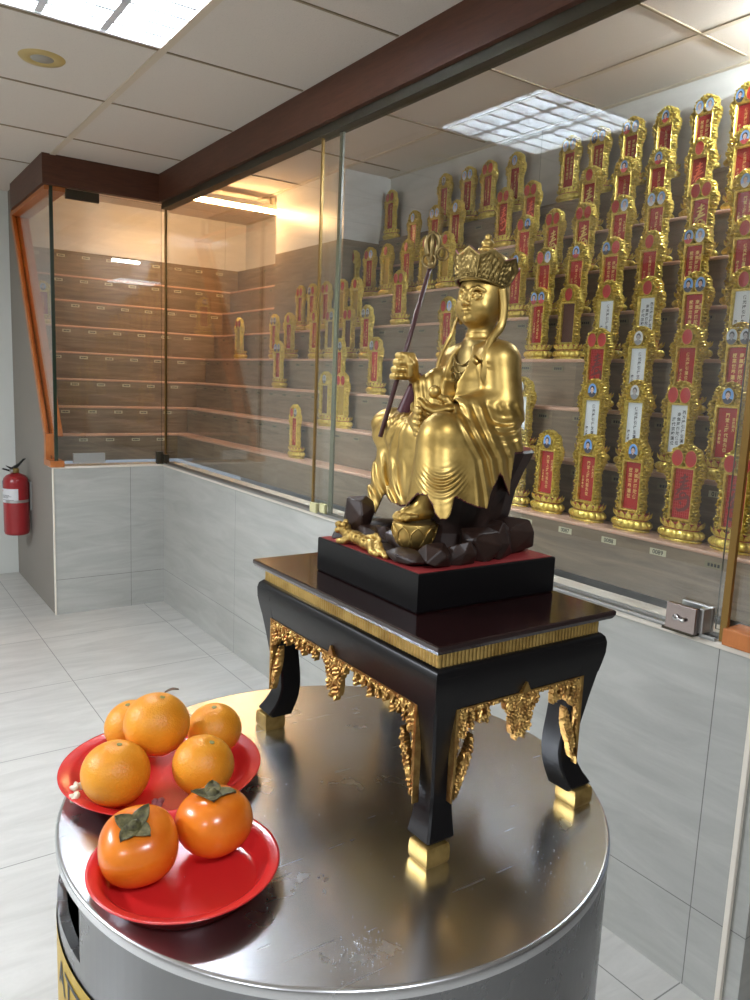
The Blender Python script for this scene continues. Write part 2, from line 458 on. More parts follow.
cl = empty('tube_light', (3.33, .80, ZT)); tag(cl, 'cool white batten tube on the ceiling near the sliding door end', 'lamp')
MB().box(-.022, .022, -.15, .15, -.03, 0, bev=.004).build('batten', simple('batten_cool_white', hexc(220, 222, 222), .5), parent=cl)
MB().tube([(0, -.13, -.042), (0, .13, -.042)], .013, 12).build('tube', simple('cool_tube', (1, 1, 1), .5, emit=(.85, .94, 1.0), es=INNER_STRENGTH), parent=cl, smooth=True)
# glazing -----------------------------------------------------------
def pane(name, x0, x1, y0, y1, z0, z1, label, side=None, thin='y', edge='edge_green', parent=None):
    # material 0 clear faces, 1 edges
    mb = MB(); mb.box(x0, x1, y0, y1, z0, z1)
    mb.m = [1, 1, 0, 1, 0, 1] if thin == 'y' else [1, 1, 1, 0, 1, 0]
    o = mb.build(name, [M['glass'], M[edge]]); struct(o, label, 'glass panel'); return o
GZ0, GZ1 = ZL+.006, ZB-.03
w1 = pane('window_1', -.006, 0, -AL+.03, -.012, ZL+.01, ZB-.008, 'small frameless glass panel facing the hall at the alcove', thin='x')
w2 = pane('window_2', -.93, -.008, -AL+.012, -AL+.018, ZL+.01, ZB-.022, 'slanted side glass of the alcove', thin='y')
# trim window_2 to the slanting frame: rebuild as a prism
bpy.data.objects.remove(w2)
mb = MB().prism([(-.10, ZL+.03), (-.008, ZL+.03), (-.008, ZB-.02), (-.935, ZB-.02), (-.13, 1.03)], 'y', -AL+.012, -AL+.018)
mb.m = [0, 0, 1, 1, 1, 1, 1]
w2 = mb.build('window_2', [M['glass'], M['edge_green']]); struct(w2, 'side glass with a slanting far edge', 'glass panel')
w3 = pane('window_3', .012, 1.918, .010, .016, GZ0, GZ1, 'long glass pane at the far end of the display front', edge='edge_soft')
w4 = pane('window_4', 1.796, 3.612, -.004, .002, GZ0, GZ1, 'long sliding glass door in front of the tablets', edge='edge_gold')
w5 = pane('window_5', 3.585, XE-.0, .010, .016, GZ0+.02, GZ1, 'narrow glass pane at the near end of the display front', edge='edge_soft')
# coloured glass edge strips that show as vertical lines
MB().box(1.786, 1.797, -.006, .004, GZ0, GZ1).build('edge_strip', M['edge_gold'], parent=w4)
MB().box(3.606, 3.622, -.006, .004, GZ0, GZ1).build('edge_strip', M['edge_gold'], parent=w4)
MB().box(1.896, 1.920, .009, .017, GZ0, GZ1).build('edge_strip', M['edge_soft'], parent=w3)
MB().box(.000, .012, .006, .018, GZ0, GZ1).build('edge_strip', M['edge_gold'], parent=w3)
MB().box(-.010, .002, -AL+.012, -AL+.03, GZ0, ZB).build('edge_strip', M['edge_green'], parent=w1)
# rails on the ledge
mb = MB(); mb.box(.02, 3.60, -.012, -.008, ZL+.004, ZL+.012); mb.box(.02, 3.60, .006, .009, ZL+.004, ZL+.014); mb.box(.02, 3.60, .03, .034, ZL+.004, ZL+.012); mb.box(.02, 3.60, -.012, .034, ZL+.003, ZL+.0055)
mb.build('sill_track', M['satin'], parent=w4)
# patch fittings
MB().box(-.012, .008, -.537, -.361, 2.296, 2.346, bev=.002).build('patch_fitting', M['dark_metal'], parent=w1)['label'] = 'dark bronze patch fitting at the head'
MB().box(-.012, .008, -.521, -.346, .872, .928, bev=.002).build('patch_fitting', M['satin'], parent=w1)['label'] = 'satin steel patch fitting at the sill'
MB().box(-.014, .014, -.045, -.006, ZL+.004, .930, bev=.003).box(.0, .045, -.012, .02, ZL+.004, .915, bev=.003).build('corner_clamp', M['dark_metal'], parent=w1)
MB().box(1.80, 1.85, -.022, -.004, ZL+.006, ZL+.046, bev=.003).box(1.862, 1.90, -.012, .004, ZL+.006, ZL+.05, bev=.003).build('glass_clip', simple('cream_plastic', hexc(190, 184, 140), .4), parent=w4)
# sliding-door lock
lk = empty('door_lock', (3.527, -.02, ZL+.006)); tag(lk, 'square chrome lock clamped on the foot of the sliding glass door', 'lock')
MB().box(-.036, .040, -.020, -.006, .006, .066, bev=.0015).build('lock_face', simple('chrome_brown_reflection', (.30, .25, .235), .16, 1.0), parent=lk)  # chrome face, with the brown it reflects put into its base colour
MB().box(-.026, .052, .024, .036, .008, .068, bev=.002).box(.038, .05, -.006, .03, .01, .066, bev=.001).build('lock_body', M['satin'], parent=lk)
MB().box(-.045, .035, -.018, .02, .0, .006).build('lock_foot', M['dark_metal'], parent=lk)
mb = MB(); mb.tube([(-.008, -.021, .036), (-.008, -.026, .036)], .007, 14); mb.tube([(-.008, -.025, .036), (.010, -.027, .034)], .003, 8); mb.sphere((.012, -.026, .034), .005, 10, 6)
mb.build('key_cylinder', M['chrome'], parent=lk, smooth=True)
MB().box(3.62, XE, -.018, .05, ZL+.004, ZL+.042, bev=.002).build('timber_block', M['orange_wood'], parent=w5)
fr = MB().box(XE-.05, XE-.002, .05, .10, ZL+.02, ZB).build('timber_jamb', M['orange_wood'], parent=w5)

# ------------------------------------------------------------------ stepped shelves
def zk(k): return 1.011+.164*k
def yk(k): return .196+.101*k
def xk(k): return .295+.094*k
plate_d = simple('number_plate_dull', hexc(132, 124, 98), .45)
plate_m = simple('number_plate_cream', hexc(196, 190, 160), .4)
ink_m = simple('number_ink', (.03, .03, .03), .5)
_tm = {}
def text_mesh(s, size, name=None, align='CENTER', extr=0.0):
    key = (s, size, align, extr)
    if key in _tm: return _tm[key]
    cu = bpy.data.curves.new('writing', 'FONT'); cu.body = s; cu.size = size; cu.align_x = align; cu.align_y = 'CENTER'
    cu.resolution_u = 3; cu.extrude = extr; cu.space_line = 1.12; cu.offset = size*.018
    ob = bpy.data.objects.new('writing', cu); COL.objects.link(ob)
    dg = bpy.context.evaluated_depsgraph_get(); dg.update()
    me = bpy.data.meshes.new_from_object(ob.evaluated_get(dg))
    bpy.data.objects.remove(ob); _tm[key] = me; return me
def text_obj(name, s, size, mat, parent, loc, rot, **k):
    me = text_mesh(s, size, **k).copy(); me.materials.clear(); me.materials.append(mat)
    o = bpy.data.objects.new(name, me); link(o, parent); o.location = loc; o.rotation_euler = rot; return o
ordn = ['lowest', 'second', 'third', 'fourth', 'fifth', 'sixth', 'seventh', 'eighth and topmost']
NUM = {(0, 18): None}
pl_mesh = None
tiers = []
for k in range(0, 8):
    t = empty('shelf_step', (0, 0, zk(k)))
    tag(t, 'timber-look tiled step, %s of the eight steps holding the tablets' % ordn[k], 'shelf step', kind='structure')
    tiers.append(t)
    h = .164 if k else zk(0)-ZL
    x0, y0 = -xk(k), yk(k)
    # risers (with the step's full body behind them)
    MB().box(x0-.094 if k < 7 else -.953, XE, y0, (yk(k+1) if k < 7 else .965), -h, -.012).build('riser', M['wt_x'], parent=t)
    MB().box(-xk(k+1) if k < 7 else -.99, x0, -AL+.04, y0+.0, -h, -.012).build('riser', M['wt_y'], parent=t)
    if k < 7:
        MB().box(x0, XE, y0-.004, yk(k+1), -.012, 0, bev=.004).build('nosing', M['nosing'], parent=t)
        MB().box(-xk(k+1), x0+.004, -AL+.04, yk(k+1), -.012, 0, bev=.004).build('nosing', M['nosing'], parent=t)
    else:
        MB().box(x0, XE, y0-.002, .965, -.012, 0).build('nosing', M['wt_x'], parent=t)
        MB().box(-.953, x0+.002, -AL+.04, .965, -.012, 0).build('nosing', M['wt_y'], parent=t)
# number plates on the risers
def plate_mesh():
    mb = MB(); mb.box(-.025, .025, -.0015, 0, -.0085, .0085)
    for x in (-.0135, -.0045, .0045, .0135): mb.box(x-.003, x+.003, -.0019, -.0015, -.004, .004, 1)
    return mb
def blank_mesh():
    return MB().box(-.025, .025, -.0015, 0, -.0085, .0085)
pm = plate_mesh().build('number_plate', [plate_m, ink_m]).data
pd_ = plate_mesh().build('number_plate', [plate_d, ink_m]).data
pb = blank_mesh().build('number_plate', [plate_m]).data
for _o in [o for o in COL.objects if o.name.startswith('number_plate')]: bpy.data.objects.remove(_o)
NUMBERED = {(0, 1): '0086', (0, 2): '0087', (0, 3): '0088', (0, 4): '0089', (1, 0): '0181'}
for k, t in enumerate(tiers):
    xs = [3.384-.158*i if k == 1 else (2.968+.1625*(i-2) if k == 0 else 3.40+.02*(k % 3)-.157*i) for i in range(-1, 26)]
    zc = -.034
    for i, x in zip(range(-1, 26), xs):
        if x > XE-.04 or x < -xk(k)+.05 or (k >= 5 and .08 < x < .90): continue
        num = NUMBERED.get((k, i))
        n = bpy.data.objects.new('number_plate', pb if num else pd_); link(n, t); n.location = (x, yk(k), zc)
        if num: text_obj('numerals', num, .0165, ink_m, n, (0, -.0017, -.0003), (math.pi/2, 0, 0), extr=.0001)
    y = (-.183+.156*4 if k == 7 else -.232+.0795*k)
    while y > -AL+.1:
        if y < yk(k)-.05:
            n = bpy.data.objects.new('number_plate', pm); link(n, t); n.location = (-xk(k), y, zc); n.rotation_euler = (0, 0, math.pi/2)
        y -= .158
    y = (-.183+.156*5 if k == 7 else -.232+.0795*k+.158)
    while y < yk(k)-.05:
        n = bpy.data.objects.new('number_plate', pm); link(n, t); n.location = (-xk(k), y, zc); n.rotation_euler = (0, 0, math.pi/2)
        y += .158

# ------------------------------------------------------------------ memorial tablets
def mat_tab_gold():
    t = NT('yellow_gold_resin'); v = t.coord()
    g = t.noise(v, 130, 3)
    c = t.ramp(g, [(.35, (.58, .41, .06)), (.65, (.85, .66, .15))])
    t.pbr(c, .30, .6, spec=.7); return t.m
tgold = mat_tab_gold()
tgold_flat = simple('flat_gold_moulding', (.50, .33, .06), .4, .55)
m_red = simple('red_plaque', (.36, .018, .016), .22, spec=.6)
m_redoval = simple('red_oval_blank', (.40, .022, .020), .35)
m_white = simple('white_plaque', (.72, .74, .74), .3)
m_darkred = simple('dark_red_ink', (.12, .008, .008), .4)
m_gridred = simple('bright_red_lattice', (.50, .05, .04), .35)
m_orange = simple('orange_red_relief', (.85, .12, .05), .3)
m_goldink = simple('gold_ink', (.75, .52, .16), .35, .3)
m_blackink = simple('black_ink', (.02, .02, .02), .5)
m_petalred = simple('red_petal_gap', (.38, .04, .03), .4)
m_brown = simple('brown_plaque', (.10, .035, .02), .3)
prof = [(.052,.046),(.062,.050),(.075,.053),(.088,.048),(.100,.047),(.112,.051),(.124,.049),(.136,.046),(.150,.048),(.165,.054),(.18,.059),(.192,.0605),(.204,.058),(.213,.051),(.221,.0475),(.229,.0475),(.238,.045),(.246,.037),(.252,.026),(.257,.016),(.2605,.008),(.262,.002)]
def w_out(z):
    return np.interp(z, [p[0] for p in prof], [p[1] for p in prof])+.0012*np.sin(z*520)
def frame_mesh(plate_open=False):
    st = .00145
    xs = np.arange(-.064, .0641, st); zs = np.arange(.05, .2625, st)
    X, Zz = np.meshgrid(xs, zs, indexing='ij')
    W = w_out(Zz)
    ins = (np.abs(X) < W) & ((Zz < .2615))
    ax = np.abs(X)
    cs = []
    for i, z in enumerate(np.arange(.066, .245, .0205)):
        cs.append((.0405+(.002 if i % 2 else 0)+max(0, (min(float(w_out(np.array([z]))[0]), .06)-.048))*.6, z, 1 if i % 2 else -1))
    cs += [(.012, .252, 1), (.030, .243, -1), (.034, .205, 1), (.010, .202, -1), (.052, .192, 1)]
    D = np.full(X.shape, 9.0); H = np.zeros(X.shape)
    for cx, cz, sg in cs:
        r = np.hypot(ax-cx, Zz-cz); th = np.arctan2(Zz-cz, ax-cx)
        h = .5+.5*np.cos(2*np.pi*r/.0095+sg*th)
        H = np.where(r < D, h, H); D = np.minimum(D, r)
    h = .0045+.0105*H**.7*np.clip((W-ax)/.003, 0.25, 1)
    # plaque recess and its moulding
    dx = ax-.0275; dz = np.maximum(.060-Zz, Zz-.193); d = np.maximum(dx, dz)
    h = np.where(d < .0065, .0125, h); h = np.where((d < .0052) & (d > .0028), .0145, h); h = np.where(d < 0, .004, h)
    hole = (H < .10) & (d > .0085) & (ax < W-.0045) & (np.hypot(ax-.0195, (Zz-.2205)*.8) > .021)
    ins &= ~hole
    verts = []; idx = -np.ones(X.shape, int)
    cell = ins[:-1, :-1] & ins[1:, :-1] & ins[:-1, 1:] & ins[1:, 1:]
    used = np.zeros(X.shape, bool)
    for a in (0, 1):
        for b in (0, 1): used[a:X.shape[0]-1+a, b:X.shape[1]-1+b] |= cell
    idx[used] = np.arange(used.sum())
    XX, ZZ2, HH = X[used], Zz[used], h[used]
    n = len(XX)
    front = np.c_[XX, -HH, ZZ2]; back = np.c_[XX, np.full(n, .004), ZZ2]
    faces = []; mi = []
    I, J = np.nonzero(cell)
    for i, j in zip(I, J):
        a, b, c, e = idx[i, j], idx[i+1, j], idx[i+1, j+1], idx[i, j+1]
        faces.append((a, b, c, e)); 
    for i, j in zip(I, J):
        if i == 0 or not cell[i-1, j]: a, e = idx[i, j], idx[i, j+1]; faces.append((a, e, e+n, a+n))
        if i == cell.shape[0]-1 or not cell[i+1, j]: b, c = idx[i+1, j], idx[i+1, j+1]; faces.append((c, b, b+n, c+n))
        if j == 0 or not cell[i, j-1]: a, b = idx[i, j], idx[i+1, j]; faces.append((b, a, a+n, b+n))
        if j == cell.shape[1]-1 or not cell[i, j+1]: e, c = idx[i, j+1], idx[i+1, j+1]; faces.append((e, c, c+n, e+n))
    # flat back
    for i, j in zip(I, J): pass
    V = np.vstack([front, back])
    o = mesh_obj('carved_frame', V, faces, [tgold], smooth=True)
    return o
fr_proto = frame_mesh(); autosmooth(fr_proto, 50)
fm = fr_proto.data; bpy.data.objects.remove(fr_proto)
def lotus_mesh():
    mb = MB()
    N = 16
    def pet(t, a): return 1+a*abs(math.cos(N*t/2))
    seg = 96
    # foot, drooping petals, waist, rising petals
    mb.lathe([(.060, 0), (.062, .003), (.060, .006)], seg, 0, sy=.52, capt=False)
    mb.lathe([(.054, .006), (.061, .010), (.0655, .016), (.0645, .023), (.058, .029), (.052, .031)], seg, 0, sy=.54, rfun=lambda t, i: 1+(.085*(abs(math.cos(N*t/2))-.6) if 0 < i < 5 else 0), capb=False, capt=True)
    mb.lathe([(.050, .030), (.0515, .036), (.056, .044), (.058, .050)], seg, 1, sy=.50, capb=False, capt=True)
    base = len(mb.v)
    for i in range(N):
        t = 2*math.pi*(i+.5)/N
        for (dt, z, r) in ((-.19, .034, .0530), (.19, .034, .0530), (.17, .045, .0590), (0, .0555, .0650), (-.17, .045, .0590), (0, .042, .0625)):
            mb.v.append((r*math.cos(t+dt), r*.54*math.sin(t+dt), z))
        b = base+6*i
        for q in ((0, 1, 5), (1, 2, 5), (2, 3, 5), (3, 4, 5), (4, 0, 5)):
            mb.f.append(tuple(b+x for x in q)); mb.m.append(0)
    o = mb.build('lotus_base', [tgold, m_petalred]); autosmooth(o, 50)
    me = o.data; bpy.data.objects.remove(o); return me
lm = lotus_mesh()
def portrait_mesh(kind):
    bg, cloth, skin, hair = {
        'r': (None,)*4,
        'm': ((.16, .36, .75), (.03, .03, .05), (.62, .42, .33), (.02, .018, .018)),
        'f': ((.22, .42, .80), (.55, .06, .07), (.66, .44, .36), (.02, .015, .015)),
        'w': ((.30, .50, .85), (.62, .62, .66), (.64, .45, .37), (.30, .29, .29)),
        'g': ((.46, .50, .53), (.10, .10, .11), (.33, .31, .30), (.05, .05, .05)),
        's': ((.62, .62, .60), (.28, .28, .28), (.42, .37, .33), (.10, .09, .09)),
    }[kind]
    mb = MB()
    def disc(cx, cz, rx, rz, y, mi, t0=0, t1=2*math.pi, n=24, dome=0):
        v = [(cx, y-dome, cz)]+[(cx+rx*math.cos(t0+(t1-t0)*i/n), y, cz+rz*math.sin(t0+(t1-t0)*i/n)) for i in range(n+1)]
        mb.add(v, [(0, i+1, i+2) for i in range(n)], mi)
    rx, rz = .0165, .0215
    disc(0, 0, rx, rz, -.0005, 0, dome=.001 if kind == 'r' else 0)
    if kind != 'r':
        # shoulders clipped to the oval
        pts = [(rx*.985*math.cos(t), rz*.985*math.sin(t)) for t in np.linspace(math.pi*1.14, math.pi*1.86, 14)]
        top = [(.0075, -.0070), (.0030, -.0045), (-.0030, -.0045), (-.0075, -.0070)]
        P = pts+top
        mb.add([(p[0], -.0008, p[1]) for p in P], [tuple(range(len(P)))], 1)
        disc(0, .0035+(.001 if kind != 'f' else 0), .0078 if kind != 'f' else .0092, .0100, -.0011, 3)
        disc(0, -.004, .0028, .006, -.0012, 2)
        disc(0, .0010, .0060, .0082, -.0015, 2)
        disc(-.0023, .0022, .0010, .0006, -.0018, 3, n=8); disc(.0023, .0022, .0010, .0006, -.0018, 3, n=8)
        disc(0, -.0032, .0018, .0005, -.0018, 1, n=8)
    ring = [(rx*1.04*math.cos(t), -.0005, rz*1.04*math.sin(t)) for t in np.linspace(0, 2*math.pi, 28, endpoint=False)]
    mb.tube(ring, .0014, 6, 4 if kind != 'r' else 1, closed=True)
    if kind == 'r': mats = [m_redoval, tgold_flat]
    else:
        mats = [simple('portrait_ground_'+kind, bg, .3), simple('portrait_cloth_'+kind, cloth, .5), simple('portrait_skin_'+kind, skin, .5), simple('portrait_hair_'+kind, hair, .5), tgold_flat]
    o = mb.build('portrait_oval', mats); me = o.data; bpy.data.objects.remove(o); return me
PM = {k: portrait_mesh(k) for k in 'rmfwgs'}
def join_meshes(name, items, mats):
    """items: (mesh, matrix, material index)"""
    V = []; F = []; MI = []
    for me, mtx, mi in items:
        b = len(V); V += [tuple(mtx @ v.co) for v in me.vertices]
        for p in me.polygons: F.append(tuple(b+i for i in p.vertices)); MI.append(mi)
    o = mesh_obj(name, V, F, mats, None, False, MI); r = o.data; bpy.data.objects.remove(o); return r
RX = Matrix.Rotation(math.pi/2, 4, 'X')
def T(x, y, z): return Matrix.Translation((x, y, z))
def column_text(s, size, x, z, y=-.0006):
    return (text_mesh('\n'.join(s), size), T(x, y, z) @ RX, 1)
PZ = .1265   # plaque centre height
def flat(w, h): return MB().box(-w, w, -.0004, .0, -h, h)
def plaque_meshes():
    res = {}
    mb = flat(.0270, .066)
    def mk(mat):
        o = mesh_obj('plaque', mb.v, mb.f, [mat]); me = o.data; bpy.data.objects.remove(o); return me
    res['R'] = mk(m_red); res['W'] = mk(m_white); res['O'] = mk(m_red); res['G'] = mk(m_red); res['D'] = mk(m_brown)
    # lattice ground behind the longevity character
    lb = flat(.0270, .066); 
    for i in range(9): lb.box(-.024+i*.006-.0005, -.024+i*.006+.0005, -.0007, -.0004, -.064, .064, 1)
    for i in range(17): lb.box(-.026, .026, -.0007, -.0004, -.064+i*.008-.0004, -.064+i*.008+.0004, 1)
    o = lb.build('plaque', [m_red, m_gridred]); res['S'] = o.data; bpy.data.objects.remove(o)
    nb = flat(.0270, .066)
    for i in range(6): nb.box(-.023+i*.0092-.0012, -.023+i*.0092+.0012, -.0012, -.0004, -.064, .064)
    o = nb.build('plaque', [tgold_flat]); res['N'] = o.data; bpy.data.objects.remove(o)
    return res
PLQ = plaque_meshes()
def brush_mesh(th, mats):
    # the longevity character written with a thick brush, as on the plaques
    mb = MB()
    def stroke(pts, ws):
        P = [Vector((p[0], p[1])) for p in pts]; n = len(P); L = []; Rr = []; dense = []
        for i in range(n-1):
            for k in range(5): t = k/5; dense.append((P[i].lerp(P[i+1], t), ws[i]*(1-t)+ws[i+1]*t))
        dense.append((P[-1], ws[-1])); v = []
        for i, (p, w_) in enumerate(dense):
            d_ = dense[min(i+1, len(dense)-1)][0]-dense[max(i-1, 0)][0]; d_.normalize(); nn_ = Vector((-d_.y, d_.x))*w_
            v += [(p.x+nn_.x, -.0010-th*.6, p.y+nn_.y), (p.x, -.0012-th*1.6, p.y), (p.x-nn_.x, -.0010-th*.6, p.y-nn_.y)]
        mb.add(v, [(3*i+c_, 3*i+3+c_, 3*i+4+c_, 3*i+1+c_) for i in range(len(dense)-1) for c_ in (0, 1)])
    stroke([(.001, .053), (.002, .046), (.001, .036)], [.002, .0042, .003])
    stroke([(-.011, .040), (.000, .043), (.012, .048)], [.002, .0032, .0020])
    stroke([(-.013, .029), (.000, .032), (.014, .037)], [.002, .0034, .0022])
    stroke([(-.009, .019), (.002, .022), (.011, .025)], [.0018, .0030, .0018])
    stroke([(.003, .036), (-.003, .020), (-.012, .004), (-.020, -.006)], [.0025, .0036, .0032, .0012])
    stroke([(-.019, .008), (-.004, .012), (.018, .018)], [.002, .0036, .0024])
    stroke([(-.008, -.003), (.000, .003), (.009, .002), (.010, -.006), (.001, -.011), (-.007, -.009), (-.008, -.003)], [.0026]*7)
    stroke([(-.020, -.018), (-.004, -.014), (.021, -.006)], [.002, .0036, .0026])
    stroke([(.014, -.002), (.019, -.016), (.018, -.030), (.008, -.041), (-.008, -.046), (-.016, -.040)], [.002, .0036, .0046, .0050, .0040, .0015])
    stroke([(-.006, -.022), (-.001, -.030)], [.0034, .0022])
    o = mb.build('inscription', mats); me = o.data; bpy.data.objects.remove(o); return me
WR = {
 'R1': join_meshes('inscription', [column_text('佛光接引蓮位往生', .0118, .002, 0), column_text('陽上人敬奉', .0085, -.017, -.018)], [m_goldink, m_goldink]),
 'R2': join_meshes('inscription', [column_text('門堂上歷代祖先位', .0118, 0, 0), column_text('生於西方', .0085, .018, .022), column_text('子孫奉祀', .0085, -.018, -.012)], [m_goldink, m_goldink]),
 'R3': join_meshes('inscription', [column_text('南無阿彌陀佛', .0132, .010, .006), column_text('極樂世界蓮位', .0132, -.010, .006), column_text('吉月', .009, .021, .03)], [m_goldink, m_goldink]),
 'W1': join_meshes('inscription', [column_text('佛光接引往生蓮位', .0122, .004, 0), column_text('陽上奉', .0095, -.017, -.03)], [m_blackink, m_blackink]),
 'W2': join_meshes('inscription', [column_text('西方接引往生蓮位', .0118, .015, 0), column_text('南無阿彌陀佛位', .0118, 0, 0), column_text('歷代宗親蓮位', .0118, -.015, -.008)], [m_blackink, m_blackink]),
 'S': brush_mesh(.0, [m_darkred]), 'G': brush_mesh(.0012, [m_goldink]), 'O': brush_mesh(.0012, [m_orange]),
}
# pixel-measured columns turned into positions on the steps: (step, X, ovals, plaque)
TAB = [(7,.917,'rr','R2'),(6,1.269,'w','R1'),(6,1.441,'ww','R1'),(5,.880,'r','N'),(5,1.031,'rw','R1'),(5,1.187,'r','N'),(5,1.360,'r','R1'),(4,1.446,'rr','R1'),
(4,.928,'rr','N'),(4,1.067,'r','N'),(4,.764,'rr','R1'),(3,1.162,'rr','D'),(3,1.327,'gg','R2'),(3,-.135,'rr','N'),(3,.354,'gg','R1'),(3,.536,'r','R1'),
(4,.479,'rr','R1'),(4,.614,'gr','R1'),(3,.826,'r','R1'),(2,.605,'mg','R1'),(0,1.184,'rg','R1'),(2,1.245,'rg','R1'),(1,1.443,'rr','N'),(1,1.295,'g','D'),
(2,1.559,'gr','R2'),(3,.990,'rg','D'),(7,1.376,'s','R1'),(7,1.551,'ww','R1'),(7,1.695,'rr','R1'),(7,1.869,'w','R2'),(6,1.918,'rr','O'),(6,2.08,'rr','O'),
(6,1.596,'w','R1'),(5,1.658,'r','N'),(5,2.158,'rm','R2'),(4,2.228,'w','R1'),(3,1.938,'rw','R2'),(3,2.46,'ff','R2'),(4,2.379,'rw','R1'),(7,2.185,'ww','R3'),
(7,2.335,'mw','R3'),(6,2.39,'r','G'),(5,2.466,'rr','G'),(5,2.314,'rr','G'),(7,2.489,'fw','R3'),(6,2.552,'f','R1'),(5,2.631,'rw','R2'),(4,2.690,'mr','R3'),
(4,2.534,'f','R2'),(7,2.639,'f','R1'),(6,2.70,'f','R1'),(5,2.782,'ww','R2'),(4,2.846,'r','R1'),(7,2.795,'ww','R3'),(6,2.86,'r','O'),(5,2.949,'rr','G'),
(4,3.010,'fw','R3'),(7,2.944,'mr','R1'),(6,3.018,'f','R1'),(5,3.100,'w','R2'),(4,3.175,'r','R1'),(3,2.606,'r','D'),(3,2.77,'r','W1'),(2,2.83,'rr','S'),
(3,2.93,'r','W2'),(2,2.989,'s','W1'),(1,2.913,'m','W1'),(1,3.071,'s','W1'),(3,3.094,'mm','R3'),(2,3.157,'r','R1'),(1,3.218,'rr','W2'),(3,3.25,'r','W1'),
(2,3.313,'gg','R3'),(1,3.362,'m','R2'),(0,2.838,'m','R2'),(0,3.000,'m','R2'),(0,3.160,'m','R3'),(0,3.319,'rr','S'),(0,3.468,'rr','S'),(1,2.603,'g','W1'),
(0,2.690,'m','R1'),(5,1.508,'r','N'),(2,3.470,'rr','R2'),(3,3.40,'rr','S'),(4,3.33,'m','R2'),(0,3.618,'m','R1')]
TAB.sort(key=lambda t: (-t[0], t[1]))
cnt = {}
words_n = ['first', 'second', 'third', 'fourth', 'fifth', 'sixth', 'seventh', 'eighth', 'ninth', 'tenth', 'eleventh', 'twelfth', 'thirteenth', 'fourteenth', 'fifteenth', 'sixteenth', 'seventeenth', 'eighteenth']
step_n = ['lowest', 'second', 'third', 'fourth', 'fifth', 'sixth', 'seventh', 'topmost']
PNAME = {'R': 'red', 'W': 'white', 'S': 'dark longevity-character', 'G': 'gold longevity-character', 'O': 'orange longevity-character', 'N': 'empty gold', 'D': 'dark brown'}
def oval_name(ov):
    if len(ov) == 1: return 'a red oval' if ov == 'r' else ('a grey portrait' if ov in 'gs' else 'a portrait')
    if ov == 'rr': return 'two red ovals'
    if 'r' in ov: return 'one red oval, one portrait'
    return 'two grey portraits' if set(ov) <= set('gs') else 'two portraits'
def make_tablet(loc, rotz, ov, pl, label):
    t = empty('memorial_tablet', loc, rotz)
    tag(t, label, 'memorial tablet', 'gold memorial tablets on the tiled steps')
    def part(name, me, parent, l=(0, 0, 0)):
        o = bpy.data.objects.new(name, me); link(o, parent); o.location = l; return o
    part('lotus_base', lm, t); part('carved_frame', fm, t, (0, -.006, 0))
    p = part('plaque', PLQ[pl[0]], t, (0, -.0105, PZ))
    if pl in WR: part('inscription', WR[pl], p)
    xs = [0] if len(ov) == 1 else [-.0195, .0195]
    for x, kx in zip(xs, ov): part('portrait_oval', PM[kx], t, (x, -.0205, .2235-(.003 if len(ov) == 2 else 0)))
    return t
for k, x, ov, pl in TAB:
    n = cnt.get(k, 0); cnt[k] = n+1
    lab = 'tablet, %s plaque, %s, %s from alcove on %s step' % (PNAME[pl[0]], oval_name(ov), words_n[n], step_n[k])
    yy = .055
    if k == 7: x += (4.52-x)/2.545*.027; yy = .028
    make_tablet((x, yk(k)+yy, zk(k)), R_.uniform(-.05, .05), ov, pl, lab)
make_tablet((-xk(4)-.05, -.515, zk(4)), math.pi/2, 'm', 'R1', 'tablet with red plaque standing alone on the short run behind the alcove glass')

# ------------------------------------------------------------------ louvre ceiling light
lt = empty('louvre_ceiling_light', ((LX0+LX1)/2, (LY0+LY1)/2, ZT))
tag(lt, 'recessed square fluorescent light with mirror louvres in the beige ceiling', 'ceiling light')
hx, hy = (LX1-LX0)/2, (LY1-LY0)/2
white_enamel = simple('white_enamel', (.85, .86, .86), .35)
mirror_lv = simple('mirror_louvre', (.86, .90, .93), .4, .25)
mb = MB()
mb.box(-hx, hx, -hy, hy, .105, .11); mb.box(-hx, -hx+.004, -hy, hy, 0, .105); mb.box(hx-.004, hx, -hy, hy, 0, .105); mb.box(-hx, hx, -hy, -hy+.004, 0, .105); mb.box(-hx, hx, hy-.004, hy, 0, .105)
mb.build('housing', white_enamel, parent=lt)
mb = MB(); 
for a in (-1, 1):
    mb.box(-hx, hx, a*hy-.008 if a > 0 else -hy, a*hy if a > 0 else -hy+.008, -.004, .003)
    mb.box(a*hx-.008 if a > 0 else -hx, a*hx if a > 0 else -hx+.008, -hy, hy, -.004, .003)
mb.build('rim', white_enamel, parent=lt)
tube_m = simple('fluorescent_tube', (1, 1, 1), .5, emit=(.84, .91, 1.0), es=TUBE_STRENGTH)
mb = MB()
for j in range(-1, 3):      # long dividers
    yy = -hy+(j+1)*(2*hy/3)
    mb.prism([(yy-.012, .0), (yy+.012, .0), (yy+.003, .05), (yy-.003, .05)], 'x', -hx+.006, hx-.006) if 0 <= j < 2 else None
for i in range(1, 7):
    xx = -hx+i*(2*hx/7)
    mb.add([(xx-.007, -hy+.006, 0), (xx+.007, -hy+.006, 0), (xx, -hy+.006, .045), (xx-.007, hy-.006, 0), (xx+.007, hy-.006, 0), (xx, hy-.006, .045)], [(0, 3, 5, 2), (1, 2, 5, 4), (0, 1, 4, 3), (0, 2, 1), (3, 4, 5)])
mb.build('louvre', mirror_lv, parent=lt)
for j in range(3):
    yy = -hy+(j+.5)*(2*hy/3)
    MB().tube([(-hx+.02, yy, .078), (hx-.02, yy, .078)], .013, 12).build('fluorescent_tube', tube_m, parent=lt, smooth=True)
